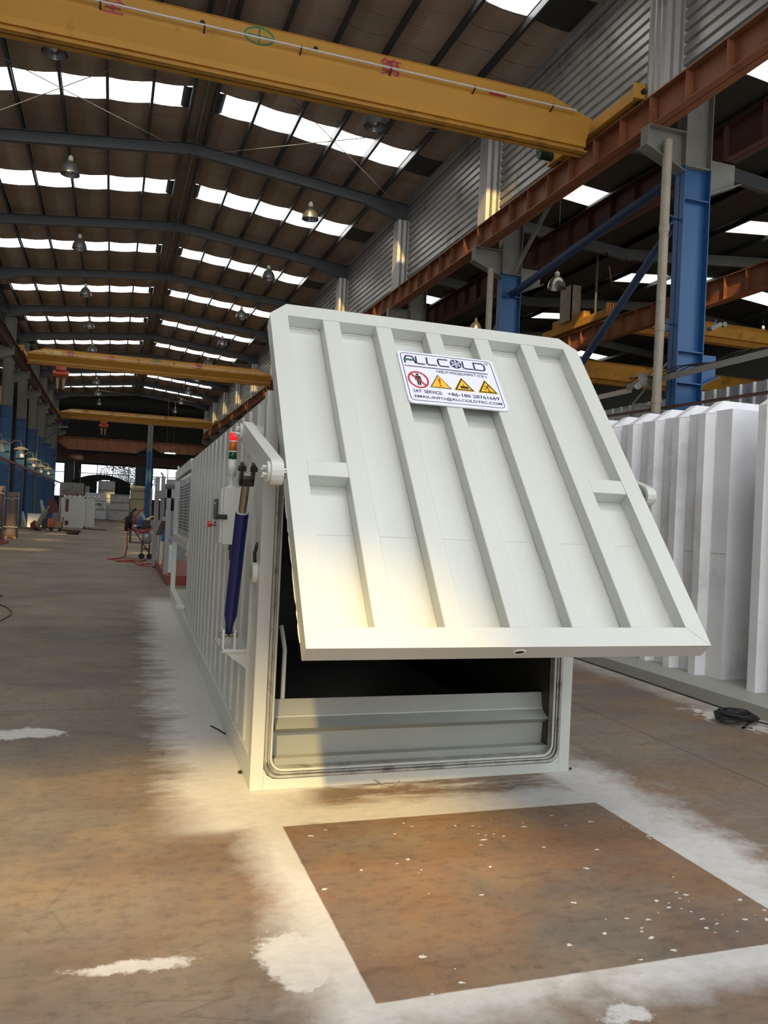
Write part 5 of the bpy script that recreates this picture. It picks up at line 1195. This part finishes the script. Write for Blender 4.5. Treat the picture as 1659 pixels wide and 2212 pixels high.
# platform under the left runway
t = thing('crane_platform', (-5.0, 76, 8.2), 'small steel crane access platform with bracket under the left runway', 'platform')
p = MB(); p.box(-5.7, -3.9, 75.5, 76.6, 8.3, 8.4); p.bar((-5.7, 75.6, 7.0), (-4.3, 75.6, 8.3), .08, .08); p.build('deck_and_bracket', M['purlin'], t)
p = MB()
for z in (8.9, 9.4): p.bar((-5.5, 75.5, z), (-3.9, 75.5, z), .04, .04)
for x in (-5.5, -4.7, -3.9): p.bar((x, 75.5, 8.4), (x, 75.5, 9.4), .04, .04)
p.build('railing', M['purlin'], t)
# yellow girder of the side hall
t = thing('crane_girder', (-12, 58, 8.2), 'yellow crane girder glimpsed between the columns at the left edge', 'crane'); p = MB(); p.box(-19, -6.6, 57.7, 58.2, 8.0, 9.1); p.build('box_girder', M['crane'], t); p = MB(); p.box(-19, -6.6, 57.6, 58.3, 7.9, 8.0); p.build('flange', M['craneunder'], t)
g = [G(0, 1343), G(22, 1330), G(25, 1322), G(14, 1312), G(0, 1307)]
p = MB(); p.tube([(q.x, q.y, .012) for q in g], .012, 6); p.tube([(G(0, 1290).x, G(0, 1290).y, .012), (G(5, 1288).x, G(5, 1288).y, .012), (G(0, 1284).x, G(0, 1284).y, .012)], .012, 6)
o = p.build('floor_cable', M['dkred']); tag(o, 'dark red cable loop on the floor at the left edge', 'cable')

# ------------------------------------------------------------------ grey machine behind the cooler, trolley with hoses
Y0 = 20.0; x0 = G(362, 1267).x
t = thing('grey_machine', (x0 + .5, Y0, 0), 'grey machine frame on a red skid standing behind the white cooler', 'machine')
p = MB(); p.box(x0, x0 + 2.2, Y0, 25.6, 0, .22); p.build('skid', M['skid'], t, bevel=.01)
p = MB(); a, c = AY(352, 1255, 20.4), AY(362, 1056, 20.4); p.box(a.x, a.x + .10, 20.4, 20.55, .22, c.z); p.build('post', M['machine'], t)
p = MB(); p.box(a.x - .02, a.x + .6, 20.4, 25.2, c.z - .22, c.z); p.build('top_beam', M['machine'], t)
p = MB(); p.box(a.x + .1, a.x + .5, 20.45, 20.5, 1.05, 1.14); p.bar((a.x + .02, 21.0, 1.55), (a.x + .02, 23.6, 1.1), .16, .1); p.build('cross_beam', M['machine'], t)
p = MB(); p.box(a.x + .12, a.x + .3, 20.6, 21, .24, .92); p.build('white_cabinet', M['white2'], t)
p = MB(); p.cyl((a.x + .05, 22.0, 2.1), (a.x + .3, 22.0, 2.1), .35, n=24); p.build('fan_ring', M['slot'], t)
p = MB(); p.tube([(a.x + .25, 20.9, 1.1), (a.x + .3, 20.9, 1.8), (a.x + .45, 20.9, 2.2)], .06, 8); p.build('black_pipe', M['black'], t)
p = MB(); a2, c2 = AY(343, 1228, 24.0), AY(350, 1168, 24.0); p.box(a2.x, c2.x + .02, 24.0, 24.05, .22, c2.z); p.build('cream_panel', M['cream'], t)
a2, c2 = AY(351, 1166, 22.5), AY(357, 1136, 22.5); p = MB(); p.cyl((a2.x + .05, 22.5, a2.z), (a2.x + .05, 22.5, c2.z - .1), .06, n=14); p.cyl((a2.x + .05, 22.5, c2.z - .1), (a2.x + .05, 22.5, c2.z + .02), .04, n=12); p.box(a2.x - .03, a2.x + .2, 22.45, 22.6, a2.z - .04, a2.z); p.build('blue_valve', M['bluepl'], t)
a, c = AY(327, 1222, 25.9), AY(346, 1031, 25.9)
t = thing('grey_door_slab', (a.x, 25.9, 0), 'tall grey door slab standing on end behind the machine frame', 'door slab')
p = MB(); p.box(a.x, c.x - .06, 25.9, 26.0, 0, c.z); p.box(c.x - .12, c.x, 25.85, 26.1, 0, c.z + .02); p.build('slab', M['machine'], t, bevel=.01)
p = MB(); p.box(a.x + .08, c.x - .14, 25.87, 25.9, .1, c.z - .1); p.ball((a.x + .16, 25.86, AY(338, 1135, 25.9).z), .09, .03, .09); p.build('handle_boss', M['machine'], t)
a, c = AY(348, 1060, 26.5), AY(358, 1029, 26.5)
t = thing('grey_post', (a.x, 26.5, 0), 'second grey upright just right of the tall grey slab', 'post'); p = MB(); p.box(a.x, c.x, 26.5, 26.6, 0, c.z); p.build('upright', M['machine'], t); p = MB(); p.cyl((a.x + .05, 26.55, c.z), (a.x - .02, 26.55, c.z + .12), .03, n=8); p.build('hook', M['louver'], t)
t = thing('grey_cabinet', (2.0, 27.4, 0), 'pale grey cabinet top showing above the machine frame', 'cabinet'); a, c = AY(362, 1060, 27.4), AY(380, 1036, 27.4); p = MB(); p.box(a.x, c.x + .4, 27.4, 28.2, 0, c.z); p.build('body', M['machine'], t, bevel=.01); p = MB(); p.box(a.x - .02, c.x + .42, 27.38, 28.2, c.z - .3, c.z - .27); p.build('trim', M['louver'], t)
Y = 29.5; a, c = AY(279, 1172, Y), AY(326, 1140, Y)
t = thing('hose_trolley', ((a.x + c.x) / 2, Y, 0), 'dark steel trolley on castors loaded with red hoses and tools', 'trolley')
zt = AY(300, 1141, Y).z; zs = AY(300, 1172, Y).z
p = MB(); p.box(a.x, c.x, Y, Y + .6, zt - .04, zt); p.box(a.x, c.x, Y, Y + .6, zs - .03, zs); p.box(a.x, a.x + .06, Y, Y + .6, zs, zt); p.bar((a.x + .1, Y, zt), (c.x, Y, zs - .4), .04, .04); q0 = AY(306, 1190, Y); p.bar((q0.x, Y, zs), (q0.x, Y, .2), .05, .05); p.bar((c.x - .02, Y, zs), (c.x - .02, Y, .2), .05, .05); p.bar((q0.x, Y, .35), (c.x, Y, .35), .04, .04); p.build('frame', M['primerdark'], t)
p = MB(); p.cyl((q0.x, Y - .03, .1), (q0.x, Y + .03, .1), .1, n=16); p.cyl((c.x, Y - .03, .1), (c.x, Y + .03, .1), .1, n=16); p.build('castor', M['rubber'], t)
p = MB(); q = AY(317, 1172, Y); p.lathe((q.x, Y + .1, zs), [(0, 0), (.16, 0), (.16, .28), (.12, .38), (0, .42)], 18); o = p.build('gas_tank', M['louver']); tag(o, 'pale round gas tank on the lower shelf of the hose trolley', 'tank')
rr = random.Random(4)
p = MB()
for k in range(5): p.tube([(a.x + .05 + (c.x - a.x) * i / 9, Y - .05 - .02 * k, zt + .02 - .22 * math.sin(PI * i / 9) * rr.uniform(.3, 1) + rr.uniform(-.02, .02)) for i in range(10)], .018, 6)
h0 = [AY(278, 1141, Y), AY(274, 1160, Y), AY(275, 1180, Y - .2), G(270, 1200, .02), G(258, 1206, .02), G(232, 1207, .02), G(262, 1211, .02), G(292, 1210, .02), G(300, 1212, .02), G(315, 1210, .02), G(321, 1200, .02)]
sm = []
for i in range(len(h0) - 1):
    for k in range(4): sm.append(h0[i].lerp(h0[i + 1], k / 4))
p.tube(sm + [h0[-1]], .022, 7)
h1 = [G(250, 1212, .02), G(290, 1213, .02), G(300, 1220, .02), G(320, 1223, .02), G(334, 1225, .02), G(330, 1219, .02), G(305, 1218, .02)]
p.tube(h1, .02, 7)
o = p.build('red_hose', M['hose']); tag(o, 'tangle of red hose hanging from the trolley onto the floor', 'hose')
q0, q1 = AY(302, 1108, Y + .4), AY(314, 1124, Y + .4)
t = thing('gas_cylinder', tuple(q0), 'small pale teal cylinder lying on the tools of the trolley', 'cylinder', 'gas cylinders'); p = MB(); p.cyl(q0, q1, .07, n=14); p.build('body', M['teal'], t); p = MB(); p.cyl(q1, q1 + (q1 - q0).normalized() * .08, .05, n=12); p.build('cap', M['louver'], t)
p = MB(); a, c = AY(306, 1141, Y), AY(325, 1124, Y); p.box(a.x, c.x, Y + .1, Y + .5, zt, c.z); o = p.build('tool_case', M['black'], bevel=.02); tag(o, 'black tool case standing on top of the hose trolley', 'case')
for k in range(7):
    q = AY(292 + k * 5, 1139, Y + .2); p = MB(); p.ball((q.x, q.y, zt + .05), .08, .08, .06, 8, 5); p.cyl((q.x - .06, q.y, zt + .03), (q.x + .12, q.y + .1, zt + .09 + .03 * (k % 3)), .02, n=6)
    o = p.build('tool', [M['louver'], M['bluepl'], M['black'], M['cardboard']][k % 4]); tag(o, 'small tool or fitting lying on the hose trolley', 'tool', 'tools on the hose trolley')
# heap of torches and scrap beyond it
Y = 60
for k, (x0, x1, yt, lab, mt) in enumerate(((270, 281, 1116, 'dark drum in the scrap heap beyond the trolley', 'rubber'), (279, 287, 1106, 'dark motor in the scrap heap beyond the trolley', 'black'), (287, 296, 1112, 'rusty part in the scrap heap beyond the trolley', 'skid'), (296, 309, 1118, 'blue canister in the scrap heap beyond the trolley', 'bluepl'), (310, 325, 1120, 'tan box in the scrap heap beyond the trolley', 'cardboard'))):
    a, c = AY(x0, 1125, Y + k), AY(x1, yt, Y + k); p = MB(); p.lathe(((a.x + c.x) / 2, Y + k, 0), [(0, 0), ((c.x - a.x) / 2, 0), ((c.x - a.x) / 2 * 1.05, c.z * .5), ((c.x - a.x) / 2 * .8, c.z), (0, c.z)], 10); p.bar((a.x, Y + k, c.z * .8), (c.x + .2, Y + k + .3, c.z * 1.2), .08, .08)
    o = p.build('scrap_piece', M[mt]); tag(o, lab, 'scrap', 'scrap heap beyond the trolley')
a, c = G(264, 1130), G(292, 1128); p = MB(); p.box(a.x, c.x, a.y, a.y + 3, 0, .07); o = p.build('floor_board', M['ply']); tag(o, 'flat wooden board on the far floor before the scrap heap', 'board')

# ------------------------------------------------------------------ far end of the hall
q = AY(322, 1000, 92)
t = thing('centre_post', (q.x, 92, 0), 'slim post, blue below and grey above, standing alone at the far end', 'column')
zb = AY(322, 975, 92).z; zt = AY(328, 918, 92).z + 1
p = MB(); p.box(q.x - .3, q.x + .3, 91.8, 91.82, 0, zb); p.box(q.x - .3, q.x + .3, 92.2, 92.22, 0, zb); p.box(q.x - .02, q.x + .02, 91.8, 92.2, 0, zb); p.build('lower_shaft', M['blue'], t)
p = MB(); p.box(q.x - .27, q.x + .27, 91.8, 91.82, zb, zt); p.box(q.x - .27, q.x + .27, 92.2, 92.22, zb, zt); p.box(q.x - .02, q.x + .02, 91.8, 92.2, zb, zt); p.build('upper_shaft', M['greysteel'], t)
def cross(xa, xb_, y, z0, z1, mt, n, lab, taper=True):
    t = thing('cross_beam', ((xa + xb_) / 2, y, z0), lab, 'beam'); k = 1.1 if taper else 0.0
    p = MB(); p.prism([(xa, y, z1), (xb_, y, z1), (xb_, y, z1 - (z1 - z0) * .45 if taper else z0), (xb_ - k, y, z0), (xa + k, y, z0), (xa, y, z1 - (z1 - z0) * .45 if taper else z0)], (0, .03, 0)); p.box(xa, xb_, y - .16, y + .16, z1, z1 + .03); p.box(xa + k, xb_ - k, y - .14, y + .14, z0 - .03, z0); p.build('web_and_flanges', mt, t)
    for i in range(1, n):
        x = xa + (xb_ - xa) * i / n; p = MB(); p.box(x - .02, x + .02, y - .14, y, z0 + .05, z1); p.build('stiffener', mt, t)
    return t
z1, z0 = AY(240, 949, 92.4).z, AY(240, 975, 92.4).z
xa, xb_ = AY(133, 955, 92.4).x, AY(320, 965, 92.4).x
cross(xa - .5, xb_, 92.4, z0, z1, M['primer'], 9, 'copper-coloured transverse beam at the far end, left of the slim post')
cross(xb_ + .2, AY(432, 965, 92.4).x + .6, 92.4, z0 + .2, z1 - .0, M['primer'], 6, 'copper-coloured transverse beam at the far end, right of the slim post')
z1, z0 = AY(240, 982, 103.9).z, AY(240, 1000, 103.9).z
cross(-9, 14, 103.86, z0, z1, M['primerdark'], 12, 'dark brown transverse beam below the copper-coloured ones', False)
for i, x in enumerate((AY(148, 1040, 104).x, AY(302, 1040, 104).x)):
    t = thing('end_column', (x, 104.5, 0), ('dark column at the far end by the left window', 'dark column at the far end right of the tree')[i], 'column', 'dark columns at the far end'); p = MB(); p.box(x - .55, x - .5, 104, 105, 0, 8.5); p.box(x + .5, x + .55, 104, 105, 0, 8.5); p.box(x - .5, x + .5, 104.4, 104.5, 0, 8.5); p.build('shaft', M['purlin'], t); p = MB(); p.box(x - .7, x + .7, 103.5, 105, 8.4, 8.8); p.build('bracket', M['purlin'], t)
q = AY(366, 979, 90); t = thing('tube_lamp', tuple(q), 'lit white tube lamp under the far transverse beam', 'lamp'); p = MB(); p.box(q.x - .5, q.x + .6, 90, 90.15, q.z - .05, q.z + .05); p.build('lit_tube', M['tube'], t); p = MB(); p.box(q.x - .5, q.x + .6, 89.98, 90.2, q.z + .05, q.z + .14); p.cyl((q.x - .3, 90.1, q.z + .1), (q.x - .3, 90.1, zr(q.x) - .16), .01, n=4); p.cyl((q.x + .4, 90.1, q.z + .1), (q.x + .4, 90.1, zr(q.x) - .16), .01, n=4); p.build('housing', M['greysteel'], t)
# canvas tent
Y = 103; x0, x1 = AY(152, 1069, Y).x, AY(281, 1069, Y).x; zt = AY(220, 1025, Y).z; ze = AY(281, 1046, Y).z; xm0, xm1 = AY(208, 1060, Y).x, AY(249, 1060, Y).x; zo = AY(225, 1037, Y).z
t = thing('canvas_tent', ((x0 + x1) / 2, Y, 0), 'dark green canvas tent with an arched opening at the far end', 'tent')
n = 14; top = []
for i in range(n + 1):
    u = i / n; top.append((x0 + (x1 - x0) * u, ze + (zt - ze) * math.sin(PI * min(1, max(0, u * 1.0))) ** .8 if 0 < u < 1 else ze))
p = MB(); p.sheet([(x, Y + .3, z) for x, z in top], (0, 6, 0), True); p.build('roof', M['canvas'], t)
p = MB()
for i in range(n):
    (xa, za), (xb_, zb_) = top[i], top[i + 1]; xm = (xa + xb_) / 2
    lo = 0 if (xm < xm0 or xm > xm1) else zo - .5 * abs((xm - (xm0 + xm1) / 2) / ((xm1 - xm0) / 2)) ** 3
    p.quad((xa, Y + .3 + .1 * (i % 2), lo), (xb_, Y + .3 + .1 * ((i + 1) % 2), lo), (xb_, Y + .3, zb_), (xa, Y + .3, za))
p.quad((x0, Y + .3, 0), (x0, Y + 6.3, 0), (x0, Y + 6.3, ze), (x0, Y + .3, ze)); p.quad((x1, Y + .3, 0), (x1, Y + 6.3, 0), (x1, Y + 6.3, ze), (x1, Y + .3, ze))
p.build('front_and_sides', M['canvas'], t, fixn=False)
# partition sheets
def panel(name, x0, x1, yt, Y, mt, lab, ribs=0, bars=(), writing=None, lean=0.0):
    a, c = AY(x0, 1118, Y), AY(x1, yt, Y); t = thing(name, ((a.x + c.x) / 2, Y, 0), lab, 'panel', 'sheet metal partition panels'); p = MB()
    if ribs:
        pr = []; n = ribs
        for i in range(n):
            u = a.x + (c.x - a.x) * i / n; w = (c.x - a.x) / n; pr += [(u, Y, 0), (u + w * .75, Y, 0), (u + w * .82, Y + .06, 0), (u + w * .94, Y + .06, 0)]
        pr.append((c.x, Y, 0)); p.sheet(pr, (0, 0, c.z)); p.box(a.x, c.x, Y + .07, Y + .1, 0, c.z)
    else: p.box(a.x, c.x, Y, Y + .05, 0, c.z)
    p.build('sheet', mt, t, fixn=False)
    for b_ in bars:
        p = MB(); z = c.z * b_; p.box(a.x, c.x, Y - .05, Y, z - .04, z + .04); p.build('cross_rail', M['greysteel'], t)
    if writing:
        p = MB(); rw = random.Random(2); f = lambda x, z: Vector((x, Y - .006, z)); w = c.x - a.x
        p.text('收购废', (a.x + w * .08, Y - .006, c.z * .52), (1, 0, 0), (0, 0, 1), w * .72, .28, .02); p.stroke([(a.x + w * .62, c.z * .62), (a.x + w * .9, c.z * .42)], .05, f); p.stroke([(a.x + w * .9, c.z * .62), (a.x + w * .62, c.z * .42)], .05, f)
        p.text('100', (a.x + w * .6, Y - .006, c.z * .38), (1, 0, 0), (0, 0, 1), w * .3, .14); p.build('sprayed_writing', M['scribble'], t, fixn=False)
    return t
panel('partition_panel', 126, 182, 1044, 101.5, M['galv'], 'grey ribbed partition sheet behind the small white container', 9, (.6,))
panel('partition_panel', 181, 194, 1050, 101, M['galv'], 'short pale ribbed sheet beside the tent opening', 3)
panel('partition_panel', 181, 230, 1066, 99.5, M['louver'], 'grey door panel with sprayed writing at the far end', 0, (.36, .7), True)
panel('partition_panel', 209, 249, 1040, 102.3, M['white2'], 'white sheet standing in the tent opening', 0, (.55, .75))
panel('partition_panel', 236, 280, 1069, 99, M['galv'], 'stained metal door panel between the writing and the cream sheet', 0, (.38, .68, .97))
panel('partition_panel', 279, 318, 1051, 100, M['cream'], 'tall cream ribbed sheet left of the slim post', 8, (.3, .62, .86))
panel('partition_panel', 318, 330, 1056, 100.5, M['galv'], 'narrow grey sheet right of the slim post', 2, (.5,))
q = AY(175, 1080, 98); p = MB(); q2 = AY(171, 1012, 98); p.bar((q.x + .3, 98, 0), (q2.x, 98.4, q2.z), .14, .05); o = p.build('leaning_pole', M['ply']); tag(o, 'thin wooden pole leaning in front of the tent', 'pole')
a, c = AY(126, 1080, 75), AY(178, 1061, 75); c.z = c.z; p = lumpy(Vector((a.x, 0, 0)), c, 75, 77, 9, .3); o = p.build('tarpaulin_heap', M['wrap']); tag(o, 'brownish tarpaulin over a heap behind the small white container', 'tarpaulin')
a, c = AY(308, 1118, 97), AY(316, 1098, 97); p = MB(); p.box(a.x, c.x, 97, 97.5, 0, c.z); p.box(a.x + .05, c.x - .05, 96.97, 97, .1, c.z - .1); o = p.build('red_cabinet', M['skid']); tag(o, 'small red cabinet at the foot of the slim post', 'cabinet')
for k in range(5):
    q = G(190 + k * 13, 1124 + (k % 3) * 2); p = MB(); p.bar((q.x - .8, q.y - 25, .05), (q.x + .7, q.y - 25.4, .05), .12, .06); o = p.build('scrap_plank', M[['ply', 'louver', 'primerdark'][k % 3]]); tag(o, 'plank or offcut scattered on the floor before the far panels', 'plank', 'offcuts on the far floor')
# tree outside the far window
tq = AY(275, 1040, 121)
t = thing('tree', (tq.x, 121, 0), 'leafy tree outside the far window', 'tree')
p = MB(); p.cyl((tq.x, 121, 0), (tq.x + .3, 121, 5), .25, .12, n=10)
for k in range(6): p.cyl((tq.x + .2, 121, 3 + k * .4), (tq.x + random.uniform(-3, 3), 121 + random.uniform(-1, 1), 5.5 + random.random() * 2), .08, .03, n=6)
p.build('trunk', M['bark'], t)
p = MB()
for k in range(2600):
    a = random.uniform(0, 2 * PI); r = random.random() ** .6 * 3.6; x = tq.x + r * math.cos(a) * 1.1; z = 5.6 + r * math.sin(a) * .75 * (1 if math.sin(a) > 0 else .9) ; y = 121 + random.uniform(-1.5, 1.5)
    if random.random() < .35 and r > 2.4: continue
    s_ = random.uniform(.1, .2); u = Vector((random.uniform(-1, 1), random.uniform(-1, 1), random.uniform(-1, 1))).normalized(); w = u.orthogonal().normalized(); c_ = Vector((x, y, z))
    p.add([c_ + u * s_, c_ + w * s_ * .6, c_ - u * s_, c_ - w * s_ * .6], [(0, 1, 2, 3)])
o = p.build('foliage', M['leaf'], t, fixn=False)

# ------------------------------------------------------------------ small things on the floor near the cooler
def wire(pts, r, lab, nm='wire_offcut', mt='cable', grp='wire offcuts on the floor'):
    p = MB(); p.tube([(q.x, q.y, h) for q, h in pts], r, 6); o = p.build(nm, M[mt]); tag(o, lab, 'wire', grp)
wire([(G(803, 1679), .008), (G(806, 1693), .03), (G(830, 1698), .01), (G(846, 1700), .008), (G(863, 1692), .02)], .003, 'thin pale wire end on the floor before the container sill', mt='seal')
wire([(G(895, 1689), .006), (G(910, 1690), .01), (G(935, 1688), .006)], .003, 'short pale wire lying along the sill, right of the other one', mt='seal')
wire([(G(455, 1569), .006), (G(470, 1577), .008), (G(487, 1587), .006)], .006, 'thin dark rod lying at the foot of the cooler side')
b_ = G(519, 1671)
p = MB(); p.ball((b_.x, b_.y, .012), .02, .014, .012, 8, 5); o = p.build('pebble', M['cable']); tag(o, 'dark pebble by the front left corner of the cooler', 'pebble')
p = MB(); q = G(1232, 1663); p.ball((q.x, q.y, .01), .012, .01, .01, 8, 5); o = p.build('pebble', M['cable']); tag(o, 'dark pebble by the front right corner of the cooler', 'pebble')
